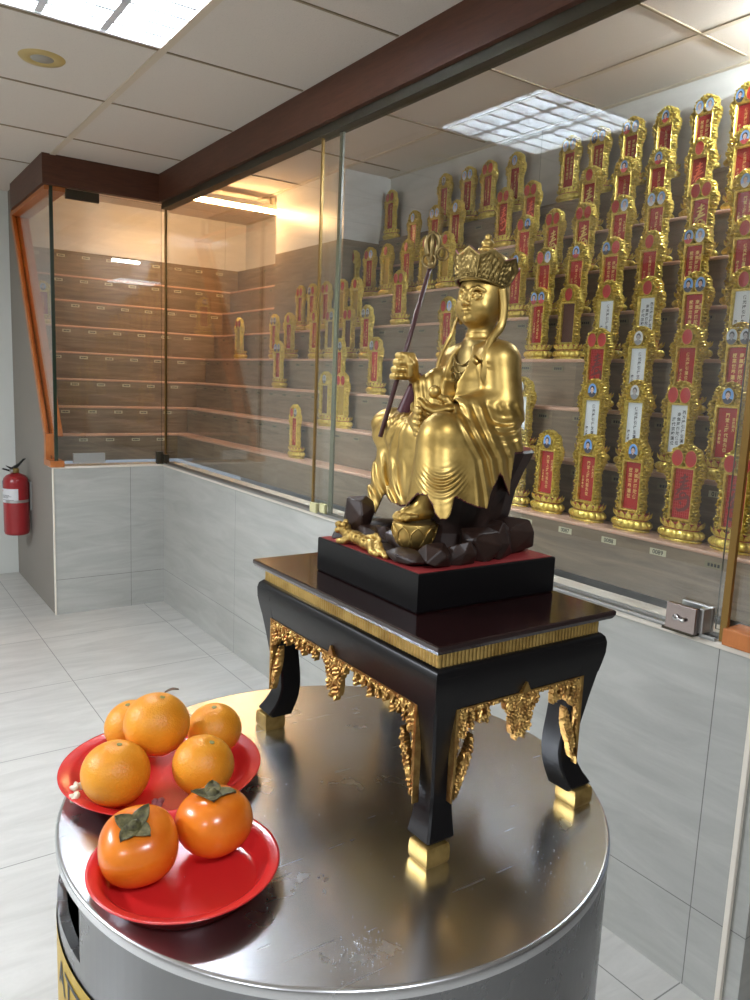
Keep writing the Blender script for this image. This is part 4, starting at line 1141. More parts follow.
# ------------------------------------------------------------------ statue: implicit surfaces meshed with surface nets
class Field:
    def __init__(s, lo, hi, h):
        s.lo = np.array(lo, np.float32); s.h = h
        s.n = [int(math.ceil((hi[i]-lo[i])/h))+1 for i in range(3)]
        s.ax = [(lo[i]+h*np.arange(s.n[i])).astype(np.float32) for i in range(3)]
        s.D = np.full(s.n, .05, np.float32)
    def sl(s, bb, pad):
        r = []
        for i in range(3):
            a = int(max(0, math.floor((bb[0][i]-pad-s.lo[i])/s.h))); b = int(min(s.n[i], math.ceil((bb[1][i]+pad-s.lo[i])/s.h)+1))
            r.append(slice(a, max(a, b)))
        return tuple(r)
    def grids(s, q): return s.ax[0][q[0]][:, None, None], s.ax[1][q[1]][None, :, None], s.ax[2][q[2]][None, None, :]
    def put(s, fn, bb, k=.004, op='u'):
        q = s.sl(bb, k+.006)
        if 0 in [x.stop-x.start for x in q]: return
        d = fn(*s.grids(q)).astype(np.float32); a = s.D[q]
        if op == 'u': hh = np.maximum(k-np.abs(a-d), 0)/k; s.D[q] = np.minimum(a, d)-hh*hh*k*.25
        elif op == 's': d = -d; hh = np.maximum(k-np.abs(a-d), 0)/k; s.D[q] = np.maximum(a, d)+hh*hh*k*.25
        elif op == 'disp': s.D[q] = a+d
    def cap(s, a, b, ra, rb=None, k=.004, op='u'):
        rb = ra if rb is None else rb
        a = np.array(a, float); b = np.array(b, float); v = b-a; L2 = float(v@v)+1e-12
        def fn(X, Y, Z):
            t = np.clip(((X-a[0])*v[0]+(Y-a[1])*v[1]+(Z-a[2])*v[2])/L2, 0, 1)
            return np.sqrt((X-a[0]-t*v[0])**2+(Y-a[1]-t*v[1])**2+(Z-a[2]-t*v[2])**2)-(ra+t*(rb-ra))
        m = max(ra, rb); s.put(fn, (np.minimum(a, b)-m, np.maximum(a, b)+m), k, op)
    def chain(s, pts, rs, k=.004):
        for i in range(len(pts)-1): s.cap(pts[i], pts[i+1], rs[i], rs[i+1], k)
    def ell(s, c, r, k=.004, op='u', R=None):
        c = np.array(c, float); r = np.array(r, float)
        def fn(X, Y, Z):
            x, y, z = X-c[0], Y-c[1], Z-c[2]
            if R is not None:
                x, y, z = R[0][0]*x+R[1][0]*y+R[2][0]*z, R[0][1]*x+R[1][1]*y+R[2][1]*z, R[0][2]*x+R[1][2]*y+R[2][2]*z
            k0 = np.sqrt((x/r[0])**2+(y/r[1])**2+(z/r[2])**2)+1e-9; k1 = np.sqrt((x/r[0]**2)**2+(y/r[1]**2)**2+(z/r[2]**2)**2)+1e-9
            return k0*(k0-1)/k1
        m = float(max(r)) if R is not None else r
        s.put(fn, (c-m, c+m), k, op)
    def mesh(s):
        D = s.D; sg = D < 0
        c = np.zeros([n-1 for n in s.n], np.int8)
        for a in (0, 1):
            for b in (0, 1):
                for e in (0, 1): c += sg[a:s.n[0]-1+a, b:s.n[1]-1+b, e:s.n[2]-1+e]
        act = (c > 0) & (c < 8); I = np.argwhere(act); N = len(I)
        idx = -np.ones(c.shape, np.int64); idx[act] = np.arange(N)
        P = np.zeros((N, 3)); W = np.zeros(N)
        cor = [(a, b, e) for a in (0, 1) for b in (0, 1) for e in (0, 1)]
        val = {o_: D[I[:, 0]+o_[0], I[:, 1]+o_[1], I[:, 2]+o_[2]].astype(float) for o_ in cor}
        for o1 in cor:
            for ax_ in range(3):
                if o1[ax_]: continue
                o2 = list(o1); o2[ax_] = 1; o2 = tuple(o2)
                v1, v2 = val[o1], val[o2]; m = (v1 < 0) != (v2 < 0)
                t = v1[m]/(v1[m]-v2[m]); p = np.tile(np.array(o1, float), (m.sum(), 1)); p[:, ax_] += t
                P[m] += p; W[m] += 1
        P = P/W[:, None]+I; V = P*s.h+s.lo
        F = []
        for ax_ in range(3):
            b_, c_ = [(1, 2), (2, 0), (0, 1)][ax_]
            sl1 = [slice(1, n-1) for n in s.n]; sl2 = [slice(1, n-1) for n in s.n]
            sl1[ax_] = slice(0, s.n[ax_]-1); sl2[ax_] = slice(1, s.n[ax_])
            s1, s2 = sg[tuple(sl1)], sg[tuple(sl2)]
            E = np.argwhere(s1 != s2); flip = s1[tuple(E.T)]
            off = np.array([1, 1, 1]); off[ax_] = 0; E = E+off
            def g(db, dc):
                q = E.copy(); q[:, b_] -= db; q[:, c_] -= dc; return idx[q[:, 0], q[:, 1], q[:, 2]]
            q4 = np.stack([g(0, 0), g(1, 0), g(1, 1), g(0, 1)], 1)
            q4[~flip] = q4[~flip][:, ::-1]; F.append(q4)
        F = np.vstack(F); return V, F
def np_mesh(name, V, F, mats, parent, mi=None, smooth=True):
    me = bpy.data.meshes.new(name)
    me.vertices.add(len(V)); me.vertices.foreach_set('co', np.asarray(V, np.float32).ravel())
    me.loops.add(F.size); me.loops.foreach_set('vertex_index', F.ravel().astype(np.int32))
    me.polygons.add(len(F)); me.polygons.foreach_set('loop_start', np.arange(0, F.size, 4, dtype=np.int32)); me.polygons.foreach_set('loop_total', np.full(len(F), 4, np.int32))
    for m in mats: me.materials.append(m)
    if mi is not None: me.polygons.foreach_set('material_index', mi.astype(np.int32))
    me.update(calc_edges=True); me.validate()
    me.polygons.foreach_set('use_smooth', np.full(len(me.polygons), smooth))
    o = bpy.data.objects.new(name, me); link(o, parent); return o

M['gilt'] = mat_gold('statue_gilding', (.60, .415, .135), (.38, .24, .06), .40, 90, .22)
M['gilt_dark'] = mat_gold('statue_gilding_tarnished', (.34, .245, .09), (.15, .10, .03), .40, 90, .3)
M['lining'] = simple('dark_red_lining', (.075, .008, .014), .45)
M['redtop'] = simple('red_paint_top', hexc(150, 52, 52), .45)
def mat_rock():
    t = NT('dark_brown_carved_wood'); v = t.coord(); g = t.noise(v, 40, 5)
    c = t.ramp(g, [(.3, (.016, .008, .006)), (.7, (.040, .020, .014))])
    t.pbr(c, .42, 0, spec=.35, normal=t.bump(g, .2, .001)); return t.m
M['rock'] = mat_rock()
st = empty('seated_statue', (3.685, -.906, 1.12))
tag(st, 'gilded seated monk statue in a leafed crown, one foot on a lotus', 'statue')
BZ = .05     # block height; body coordinates start on top of the block
def up(o): o.location = (0, 0, BZ); return o
SS, CC = math.sin(-.012), math.cos(-.012)
bh, bw = .1225, .1185
def rb(x, y): return (x*CC-y*SS, x*SS+y*CC)
mb = MB(); q = [rb(-bh, -bw), rb(bh, -bw), rb(bh, bw), rb(-bh, bw)]
loft(mb, [[(x*.985, y*.985, 0) for x, y in q], [(x, y, .002) for x, y in q], [(x, y, BZ-.0015) for x, y in q], [(x*.99, y*.99, BZ) for x, y in q]])
blk_o = mb.build('black_block', M['black'], parent=st)
q2 = [(x*.97, y*.97) for x, y in q]; mb = MB(); loft(mb, [[(x, y, BZ-.0005) for x, y in q2], [(x, y, BZ+.0006) for x, y in q2]])
mb.build('red_block_top', M['redtop'], parent=st)['label'] = 'worn red painted top of the black block'

# --- body with head and hands
B = Field((-.112, -.10, .145), (.092, .118, .405), .0009)
def hp(x, y, z, c=(0, .066, .345), t=math.radians(-7)):      # head space, tipped back slightly
    return (c[0]+x, c[1]+y*math.cos(t)-z*math.sin(t)*-1*-1, c[2]+y*math.sin(t)+z*math.cos(t))
RH = Matrix.Rotation(math.radians(11), 3, 'Z') @ Matrix.Rotation(math.radians(-6), 3, 'X'); RHn = np.array(RH)
def hp(x, y, z):
    v = RH @ Vector((x, y, z)); return (v.x, v.y+.066, v.z+.345)
B.ell(hp(0, .002, .010), (.0350, .0375, .036), .004, R=RHn)
B.ell(hp(0, -.006, -.010), (.0305, .0305, .026), .010, R=RHn)
B.ell(hp(0, -.016, -.0265), (.0130, .0150, .0105), .010, R=RHn)
for sx in (-1, 1):
    B.ell(hp(sx*.0165, -.0175, -.0125), (.0120, .0125, .0125), .008, R=RHn)         # cheek
    B.ell(hp(sx*.0130, -.0315, .0030), (.0085, .0050, .0065), .003, 's', R=RHn)     # socket
    B.ell(hp(sx*.0128, -.0285, .0022), (.0078, .0062, .0052), .0015, R=RHn)         # eyeball
    up_lid = [hp(sx*x, y, z) for x, y, z in ((.0052, -.0335, .0015), (.0095, -.0352, .0050), (.0140, -.0340, .0058), (.0190, -.0300, .0025))]
    B.chain(up_lid, [.0009, .0012, .0012, .0009], .0012)
    lo_lid = [hp(sx*x, y, z) for x, y, z in ((.0056, -.0335, .0008), (.0100, -.0348, -.0022), (.0145, -.0332, -.0020), (.0190, -.0298, .0018))]
    B.chain(lo_lid, [.0007, .0010, .0010, .0008], .0012)
    brow = [hp(sx*x, y, z) for x, y, z in ((.0035, -.0350, .0060), (.0075, -.0348, .0108), (.0140, -.0328, .0128), (.0215, -.0270, .0095))]
    B.chain(brow, [.0014, .0016, .0015, .0008], .0035)
    B.ell(hp(sx*.0044, -.0372, -.0098), (.0034, .0038, .0030), .002, R=RHn)         # nostril wing
    B.ell(hp(sx*.0345, .004, -.003), (.0034, .0085, .0150), .002, R=RHn)            # ear
    B.ell(hp(sx*.0375, .003, .001), (.0022, .0050, .0085), .0015, 's', R=RHn)
    B.ell(hp(sx*.0352, .001, -.0215), (.0042, .0058, .0085), .003, R=RHn)           # long lobe
    B.ell(hp(sx*.0345, -.0005, -.0050), (.0020, .0025, .0040), .0015, R=RHn)
B.chain([hp(0, -.0345, .0065), hp(0, -.0375, -.0010), hp(0, -.0405, -.0075)], [.0024, .0028, .0042], .003)
B.chain([hp(-.0095, -.0318, -.0176), hp(-.0038, -.0364, -.0158), hp(0, -.0366, -.0168), hp(.0038, -.0364, -.0158), hp(.0095, -.0318, -.0176)], [.0012, .0023, .0021, .0023, .0012], .0012)
B.chain([hp(-.0070, -.0320, -.0198), hp(0, -.0352, -.0212), hp(.0070, -.0320, -.0198)], [.0012, .0029, .0012], .0012)
B.ell(hp(0, -.0290, -.0285), (.0080, .0070, .0060), .004, R=RHn)
B.cap((0, .068, .318), (0, .064, .275), .0185, .0215, .006)
B.ell((0, .0655, .3005), (.0195, .0200, .0040), .0025)
B.ell((0, .0650, .2905), (.0215, .0215, .0040), .0030)
B.ell((0, .064, .238), (.047, .0300, .060), .012)
# right arm and hand gripping the staff
S_TOP, S_BOT = Vector((-.070, .027, .403)), Vector((-.070, -.051, .151))
def staff(z): return S_BOT+(S_TOP-S_BOT)*((z-S_BOT.z)/(S_TOP.z-S_BOT.z))
sd_ = (S_TOP-S_BOT).normalized()
UR = Vector((.629, .777, 0)); CD = Vector((.777, -.629, 0))
B.cap((-.066, .024, .205), (-.064, .006, .232), .0115, .0090, .006)
pc = staff(.251)+UR*.0150+CD*.001
B.ell(tuple(pc), (.0105, .0105, .0185), .005)
B.cap((-.064, .006, .232), tuple(pc-Vector((0, 0, .008))), .0090, .0080, .006)
for i, dz in enumerate((.0145, .0053, -.0040, -.0130)):
    c = staff(.2525+dz); rf = (.0050, .0053, .0051, .0046)[i]; R0 = .0092
    pts = []
    for a in (15, 60, 105, 150, 200, 250):
        a_ = math.radians(a); pts.append(tuple(c+(UR*math.cos(a_)+CD*math.sin(a_))*(R0+(.003 if a < 30 else .0015 if a == 105 else 0))+Vector((0, 0, -.0006*i))))
    B.chain(pts, [rf*1.08, rf*1.04, rf*1.06, rf, rf*.94, rf*.8], .0012)
c = staff(.262)
B.chain([tuple(pc+CD*.008+Vector((0, 0, -.010))), tuple(pc+CD*.0105+Vector((0, 0, .003))), tuple(c+CD*.0105+UR*.004+Vector((0, 0, .004)))], [.0062, .0054, .0044], .0025)
# left arm, open hand holding the jewel
B.cap((.055, .045, .200), (.036, .003, .1960), .014, .0092, .006)
B.ell((.0270, -.010, .1960), (.0110, .0130, .0068), .006, R=np.array(Matrix.Rotation(math.radians(-30), 3, 'Z')))
for (a, b, c_, d), rr_ in (([(.0285, -.018, .1945), (.0210, -.028, .1920), (.0120, -.0365, .1965), (.0045, -.0420, .2060)], .0041),
                           ([(.0245, -.019, .1950), (.0165, -.029, .1935), (.0080, -.0360, .1990), (.0010, -.0395, .2085)], .0043),
                           ([(.0200, -.018, .1960), (.0120, -.027, .1955), (.0030, -.0330, .2005), (-.0030, -.0355, .2080)], .0042),
                           ([(.0160, -.014, .1970), (.0080, -.022, .1980), (.0005, -.0270, .2040), (-.0030, -.0290, .2100)], .0037)):
    B.chain([a, b, c_, d], [rr_*1.1, rr_*1.02, rr_*.9, rr_*.68], .0013)
B.chain([(.0270, -.004, .2010), (.0220, -.0080, .2085), (.0120, -.0140, .2125), (.0045, -.0185, .2165)], [.0062, .0052, .0042, .0032], .0025)
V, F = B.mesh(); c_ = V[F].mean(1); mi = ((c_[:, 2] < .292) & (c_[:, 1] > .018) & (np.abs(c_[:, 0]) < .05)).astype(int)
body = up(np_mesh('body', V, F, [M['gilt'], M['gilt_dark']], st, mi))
del B
jw = MB().sphere((.0085, -.0185, .2185), .0090, 28, 18).build('jewel', M['gilt'], parent=st, smooth=True); up(jw)

# --- robe
R = Field((-.150, -.112, .030), (.128, .118, .305), .0012)
R.cap((0, .066, .165), (0, .066, .235), .058, .050, .01)
R.cap((-.040, .066, .262), (.044, .064, .264), .0262, .0268, .014)
R.ell((0, .074, .245), (.062, .036, .055), .012)
# near arm and sleeve
R.cap((.047, .062, .262), (.060, .060, .203), .0275, .0280, .008)
R.cap((.060, .058, .200), (.040, .006, .198), .0260, .0175, .010)
R.cap((.062, .060, .190), (.070, .058, .150), .0260, .0240, .010)
R.cap((.050, .030, .185), (.055, .020, .160), .0220, .0240, .010)
# far arm and sleeve
R.cap((-.043, .066, .258), (-.066, .040, .200), .0260, .0230, .008)
R.cap((-.066, .038, .202), (-.060, .010, .225), .0200, .0150, .008)
R.cap((-.058, .012, .228), (-.050, .006, .180), .0130, .0170, .006)
R.cap((-.046, .030, .235), (-.044, .025, .180), .0180, .0200, .008)
# thighs, knees, shins
R.cap((.034, .055, .150), (.050, -.034, .1630), .0350, .0310, .010)
R.cap((-.030, .055, .150), (-.096, -.008, .1600), .0350, .0310, .010)
R.cap((-.098, -.012, .1600), (-.006, -.032, .1640), .0290, .0190, .010)
R.cap((.050, -.036, .158), (.078, -.050, .030), .0300, .0350, .008)
R.cap((.045, -.038, .150), (.040, -.052, .040), .0280, .0280, .008)
R.cap((.060, -.010, .150), (.080, -.010, .060), .0310, .0310, .014)
R.cap((.062, .022, .150), (.076, .022, .060), .0310, .0290, .014)
R.cap((.062, .050, .150), (.070, .052, .065), .0290, .0270, .014)
R.cap((.050, .010, .190), (.066, .025, .130), .0180, .0300, .014)
R.cap((-.088, -.006, .145), (-.098, -.020, .030), .0270, .0310, .008)
R.cap((-.045, -.018, .145), (-.040, -.020, .050), .0290, .0290, .010)
R.cap((-.016, -.022, .150), (-.012, -.026, .050), .0270, .0270, .012)
R.cap((.008, -.022, .150), (.010, -.030, .080), .0250, .0250, .012)
# chest opening
R.ell((-.004, .018, .262), (.024, .040, .034), .004, 's')
R.ell((-.006, .012, .225), (.016, .032, .030), .004, 's')
# cuff hollows
R.cap((.036, -.004, .197), (.030, -.020, .197), .0120, .0140, .002, 's')
R.cap((-.064, .004, .238), (-.066, -.006, .262), .0100, .0130, .002, 's')
def folds(X, Y, Z):
    U_ = .629*X+.777*Y
    d = np.zeros(np.broadcast(X, Y, Z).shape, np.float32)
    def g(v, c_, w_): return np.exp(-((v-c_)/w_)**2)
    # nested U folds below the near knee
    W_ = U_-.004
    m = g(Z, .104, .0135)*g(W_, .0, .019)*(Y < .02)
    d += -.0019*m*np.sin(2*np.pi*(Z-22*W_**2)/.0078)
    # long folds falling from the forearm over the thigh to the hem
    v = U_-.55*np.clip(.205-Z, 0, .07)-.10*np.clip(.135-Z, 0, .1)
    m = np.clip((v-.006)/.012, 0, 1)*np.clip((.212-Z)/.012, 0, 1)*np.clip((X-.015)/.02, 0, 1)
    m = m*(1-.85*g(U_, .090, .022)*g(Z, .178, .026))
    d += -.0021*m*np.sin(2*np.pi*v/.0158+2.2*np.sin(Z*38+U_*30))
    # fan folds on the folded leg
    r = np.sqrt((X-.012)**2+(Y+.03)**2+(Z-.195)**2); th = np.arctan2(Z-.205, -(X-.012)+.3*Y)
    m = g(Z, .158, .030)*np.clip((-.010-X)/.02, 0, 1)*(Y < .04)
    d += -.0018*m*np.sin(th*22+r*55)
    # hanging folds under the folded knee
    m = np.clip((.128-Z)/.02, 0, 1)*np.clip((.0-X)/.02, 0, 1)
    d += -.0022*m*np.sin(2*np.pi*(U_+.35*(Z-.1)+.003*np.sin(Z*90))/.0165)
    # a few sagging folds under the elbow
    m = g(Z, .172, .020)*g(U_, .090, .018)*(X > .02)
    d += -.0017*m*np.sin(2*np.pi*(Z-14*(U_-.086)**2)/.0115)
    # soft folds over the belly
    m = g(Z, .195, .016)*g(X, 0, .03)*(Y < .06)
    d += -.0014*m*np.sin(2*np.pi*(Z-4*(X+.005)**2)/.0090)
    m = g(X, -.052, .022)*g(Z, .205, .03)
    d += -.0014*m*np.sin(2*np.pi*(X*.9+Y*.5+.25*Z)/.0105)
    m = np.clip((Y-.085)/.01, 0, 1)
    d += -.0014*m*np.sin(2*np.pi*(X+.1*Z)/.018)
    return d
R.put(folds, ((-.15, -.112, .03), (.128, .118, .305)), .0, 'disp') if False else None
q_ = R.sl(((-.15, -.112, .03), (.128, .118, .305)), 0.01); R.D[q_] += folds(*R.grids(q_))
hemL = [(-.16,.05),(-.0424,.050),(-.0384,.068),(-.0250,.086),(-.0121,.088),(-.0040,.076),(-.0005,.066),(.0060,.0600),(.0145,.0605),(.0195,.068),(.0230,.088),(.03,.085),(.0364,.081),(.0512,.075),(.0667,.071),(.0698,.088),(.0823,.114),(.0869,.109),(.0986,.083),(.1001,.119),(.1017,.14),(.2,.150)]
hemR = [(-.2,.10),(-.1153,.092),(-.1083,.062),(-.0869,.036),(-.0756,.066),(-.0624,.061),(-.0505,.058),(-.0385,.062),(-.0253,.086),(-.0178,.102),(.02,.125),(.2,.14)]
X, Y, Z = R.grids(q_)
U_ = (.629*X+.777*Y)+0*Z
hz = np.where((X+0*Y < .010)+0*U_ > 0, np.interp(U_[..., 0], *zip(*hemR))[..., None], np.interp(U_[..., 0], *zip(*hemL))[..., None])
R.D[q_] = np.maximum(R.D[q_], (hz-Z)*.6)
# hollow under the skirt so that the lining shows
V, F = R.mesh()
cen = V[F].mean(1); e1 = V[F[:, 1]]-V[F[:, 0]]; e2 = V[F[:, 2]]-V[F[:, 0]]; nn = np.cross(e1, e2); nn /= np.linalg.norm(nn, axis=1)[:, None]+1e-12
uu = .629*cen[:, 0]+.777*cen[:, 1]
hh = np.where(cen[:, 0] < .010, np.interp(uu, *zip(*hemR)), np.interp(uu, *zip(*hemL)))
mi = ((np.abs(cen[:, 2]-hh) < .003) & (nn[:, 2] < .15)).astype(int)
robe = up(np_mesh('robe', V, F, [M['gilt'], M['lining']], st, mi))
del R
# dark red inner sleeve hanging from the raised wrist
Q = Field((-.105, -.05, .160), (-.03, .045, .255), .0012)
Q.cap((-.063, .006, .236), (-.074, -.008, .180), .0085, .0130, .004)
Q.cap((-.062, .010, .230), (-.060, .008, .175), .0085, .0150, .006)
V, F = Q.mesh(); up(np_mesh('inner_sleeve', V, F, [M['lining']], st))['label'] = 'dark red lining of the raised sleeve'
# feet
Q = Field((-.02, -.12, .035), (.09, -.02, .205), .0010)
fx, fy = .036, -.066
Q.cap((.050, -.050, .100), (.044, -.058, .068), .0140, .0130, .006)
Q.cap((.046, -.052, .063), (.034, -.076, .057), .0120, .0105, .008)
for i, (dx, dy, rr_) in enumerate(((-.0085, -.0145, .0040), (-.0020, -.0185, .0036), (.0040, -.0185, .0034), (.0095, -.0165, .0032), (.0140, -.0130, .0030))):
    bx_, by_ = fx+dx-.002, fy+dy-.004
    Q.chain([(bx_+.003, by_+.010, .0565), (bx_, by_, .0560), (bx_-.0008, by_-.0035, .0535)], [rr_*1.1, rr_*1.15, rr_], .0012)
for i, z in enumerate((.193, .1845, .1765, .169, .162)):
    rr_ = (.0055, .0046, .0044, .0042, .0038)[i]
    Q.chain([(-.004, -.036, z-.003), (.010, -.048, z), (.017, -.050, z-.001)], [rr_, rr_*1.1, rr_*.95], .0012)
Q.cap((-.010, -.030, .178), (.004, -.040, .176), .0150, .0130, .006)
V, F = Q.mesh(); k_ = V[F[:, 0], 2] < .13
for nm_, kk in (('foot', k_), ('foot', ~k_)):
    Fs = F[kk]; uq, inv = np.unique(Fs, return_inverse=True); up(np_mesh(nm_, V[uq], inv.reshape(Fs.shape), [M['gilt']], st))
del Q
# lotus footrest
def lotus_footrest(cx, cy):
    mb = MB(); z0 = .012
    mb.lathe([(.002, z0), (.012, z0), (.020, z0+.004), (.0265, z0+.014), (.0290, z0+.026), (.0288, z0+.034), (.0280, z0+.0365), (.0250, z0+.0355), (.002, z0+.0345)], 64, c=(cx, cy, 0), capb=True, capt=False)
    for i in range(9):
        t = 2*math.pi*i/9+.2
        def on(tt, f): # point on the bowl surface
            r_ = float(np.interp(f, [0, .12, .4, .7, 1], [.0125, .0205, .0270, .0295, .0298])); return (cx+r_*math.cos(tt), cy+r_*math.sin(tt), z0+.001+f*.033)
        a = [on(t-.33+.33*0, .50), on(t-.30, .70), on(t-.14, .86), on(t, .98), on(t+.14, .86), on(t+.30, .70), on(t+.33, .50)]
        mb.tube([on(t-.34, .42)]+a+[on(t+.34, .42)], [.0006, .0010, .0012, .0013, .0017, .0013, .0012, .0010, .0006], 7)
        mb.tube([on(t-.34, .50), on(t-.22, .18), on(t-.05, .04)], [.0009, .0010, .0006], 6)
        mb.tube([on(t+.34, .50), on(t+.22, .18), on(t+.05, .04)], [.0009, .0010, .0006], 6)
    return up(mb.build('lotus_footrest', M['gilt'], parent=st, smooth=True))
lotus_footrest(.042, -.068)
# crown ------------------------------------------------------------
tc = math.radians(-15)
RC = Matrix.Rotation(tc, 3, 'X'); C0 = Vector((-.0015, .0620, .3655))
def cw(x, y, z): return tuple(C0+RC @ Vector((x, y, z)))
NP = 8; mb = MB()
ins_ = MB()
for i in range(NP):
    t0 = 2*math.pi*(i)/NP+math.pi/NP*0-.18; t1 = t0+2*math.pi/NP
    rows, cols = 22, 27; grid = []
    for j in range(cols):
        s_ = j/(cols-1); tt = t0+(t1-t0)*s_
        peak = .0300+.0110*(1-abs(2*s_-1))
        col_ = []
        for r_ in range(rows):
            f = r_/(rows-1); z = peak*f
            rb_, rt_ = .0358, .0470
            rad = rb_+(rt_-rb_)*(z/.036)**1.15
            chord = math.cos(math.pi/NP)/math.cos((s_-.5)*2*math.pi/NP)
            fl = min(1, f*1.5); rr_ = rad*((1-fl)+fl*chord*1.02)
            # raised rim and relief boss on each leaf
            e_ = min(s_, 1-s_)*2; rel = .0016 if (e_ < .15 or f > .88) else .0024*math.exp(-(((s_-.5)/.10)**2+((f-.55)/.13)**2))+.0012*math.sin(abs(s_-.5)*34+f*9)*math.sin(f*17)
            rr_ += rel; col_.append(cw(rr_*math.sin(tt), -rr_*math.cos(tt), z))
        grid.append(col_)
    b = len(mb.v); mb.v += [p for c_ in grid for p in c_]
    for j in range(cols-1):
        for r_ in range(rows-1): mb.f.append((b+j*rows+r_, b+(j+1)*rows+r_, b+(j+1)*rows+r_+1, b+j*rows+r_+1)); mb.m.append(0)
cr = mb.build('crown', [M['gilt_dark'], simple('crown_pink_lining', hexc(176, 110, 120), .5)], parent=st, smooth=True); up(cr); autosmooth(cr, 35)
sd = cr.modifiers.new('solid', 'SOLIDIFY'); sd.thickness = .0022; sd.offset = -1; sd.material_offset = 1; sd.material_offset_rim = 1
bd_ = MB(); 
ringp = lambda r_, z: [cw(r_*math.sin(t), -r_*math.cos(t)*1.03, z) for t in np.linspace(0, 2*math.pi, 72, endpoint=False)]
bd_.tube(ringp(.0352, .0005), .0018, 8, closed=True); bd_.tube(ringp(.0362, .0062), .0014, 8, closed=True)
for i in range(24):
    t = 2*math.pi*i/24; bd_.sphere(cw(.0365*math.sin(t), -.0365*1.03*math.cos(t), .0034), .0016 if i % 3 else .0026, 8, 6)
up(bd_.build('crown_band', M['gilt_dark'], parent=st, smooth=True))
dm = MB(); dm.lathe([(.0330, .004), (.0375, .014), (.0385, .026), (.0350, .037), (.0240, .0455), (.0120, .0490)], 48, capb=False)
dm.lathe([(.0105, .046), (.0128, .0495), (.0122, .0525), (.0080, .0545), (.0070, .0562), (.0095, .0590), (.0085, .0625), (.0048, .0650), (.0038, .0665), (.0052, .0690), (.0042, .0715), (.0012, .0735)], 32)
RC2 = Matrix.Rotation(math.radians(-4), 3, 'X')
dm.v = [tuple(C0+Vector((0, .004, 0))+RC2 @ Vector(v)) for v in dm.v]
up(dm.build('hair_cap', M['gilt'], parent=st, smooth=True))
# ribbons, necklace, bow ------------------------------------------------
def strip(name, pts, w, mat, nrm, th=.0018):
    mb = MB(); pts = [Vector(p) for p in pts]; rings = []
    # refine
    fine = []
    for i in range(len(pts)-1):
        p0 = pts[max(i-1, 0)]; p1, p2 = pts[i], pts[i+1]; p3 = pts[min(i+2, len(pts)-1)]
        for k in range(6):
            t = k/6; fine.append(.5*((2*p1)+(p2-p0)*t+(2*p0-5*p1+4*p2-p3)*t*t+(3*p1-p0-3*p2+p3)*t**3))
    fine.append(pts[-1]); n = len(fine)
    for i, p in enumerate(fine):
        d = (fine[min(i+1, n-1)]-fine[max(i-1, 0)]).normalized(); N_ = Vector(nrm); N_ = (N_-d*N_.dot(d)).normalized(); s_ = d.cross(N_)
        ww = w*(1 if i < n-4 else max(.25, (n-1-i)/4)); rings.append([tuple(p+s_*a*ww+N_*b*th) for a, b in ((-1, -.4), (-.6, .5), (0, .75), (.6, .5), (1, -.4), (0, -.6))])
    loft(mb, rings); o = mb.build(name, mat, parent=st, smooth=True); return up(o)
cdn = (.777, -.629, .1)
strip('ribbon', [(.0385, .0660, .362), (.0415, .0680, .335), (.0420, .0640, .311), (.0430, .0470, .292), (.0480, .0350, .268), (.0500, .0330, .246), (.0490, .0350, .229)], .0060, M['gilt'], cdn)
strip('ribbon', [(-.0370, .0620, .355), (-.0370, .0520, .325), (-.0330, .0400, .302), (-.0420, .0370, .285), (-.0520, .0340, .261), (-.0580, .0330, .228)], .0055, M['gilt'], (-.2, -.98, .1))
nk = MB()
def on_chest(x, z): return (x, .0640-.0305*math.sqrt(max(0.02, 1-(x/.047)**2-((z-.238)/.060)**2))-.003, z)
def curve(pl, r_): nk.tube([on_chest(x, z) for x, z in pl], r_, 7)
curve([(-.030+.0030*i, .283-.026*math.sin(math.pi*i/20)**.8) for i in range(21)], .0016)
curve([(-.027+.0027*i, .276-.030*math.sin(math.pi*i/20)**.8) for i in range(21)], .0010)
for sx in (-1, 0, 1):
    for s2 in (-1, 1):
        curve([(sx*.014+s2*(.0012+.0050*math.sin(t)), .2500-(.012 if sx == 0 else .004)-.006*(1-math.cos(t))) for t in np.linspace(0, 2.6, 10)], .0011)
curve([(.022-.004*math.sin(t*2), .268-.030*t/3) for t in np.linspace(0, 3, 14)], .0013)
curve([(-.022+.004*math.sin(t*2), .268-.030*t/3) for t in np.linspace(0, 3, 14)], .0013)
up(nk.build('necklace', M['gilt_dark'], parent=st, smooth=True))
bw_ = MB()
for a in (-1, 1):
    bw_.tube([(.0420, .0300, .262), (.0420+.004, .0260+.010*a, .268), (.0440+.003, .0260+.014*a, .262), (.0430, .0290+.006*a, .258), (.0420, .0300, .262)], [.002, .0022, .0022, .0022, .002], 7)
up(bw_.build('bow', M['gilt'], parent=st, smooth=True))
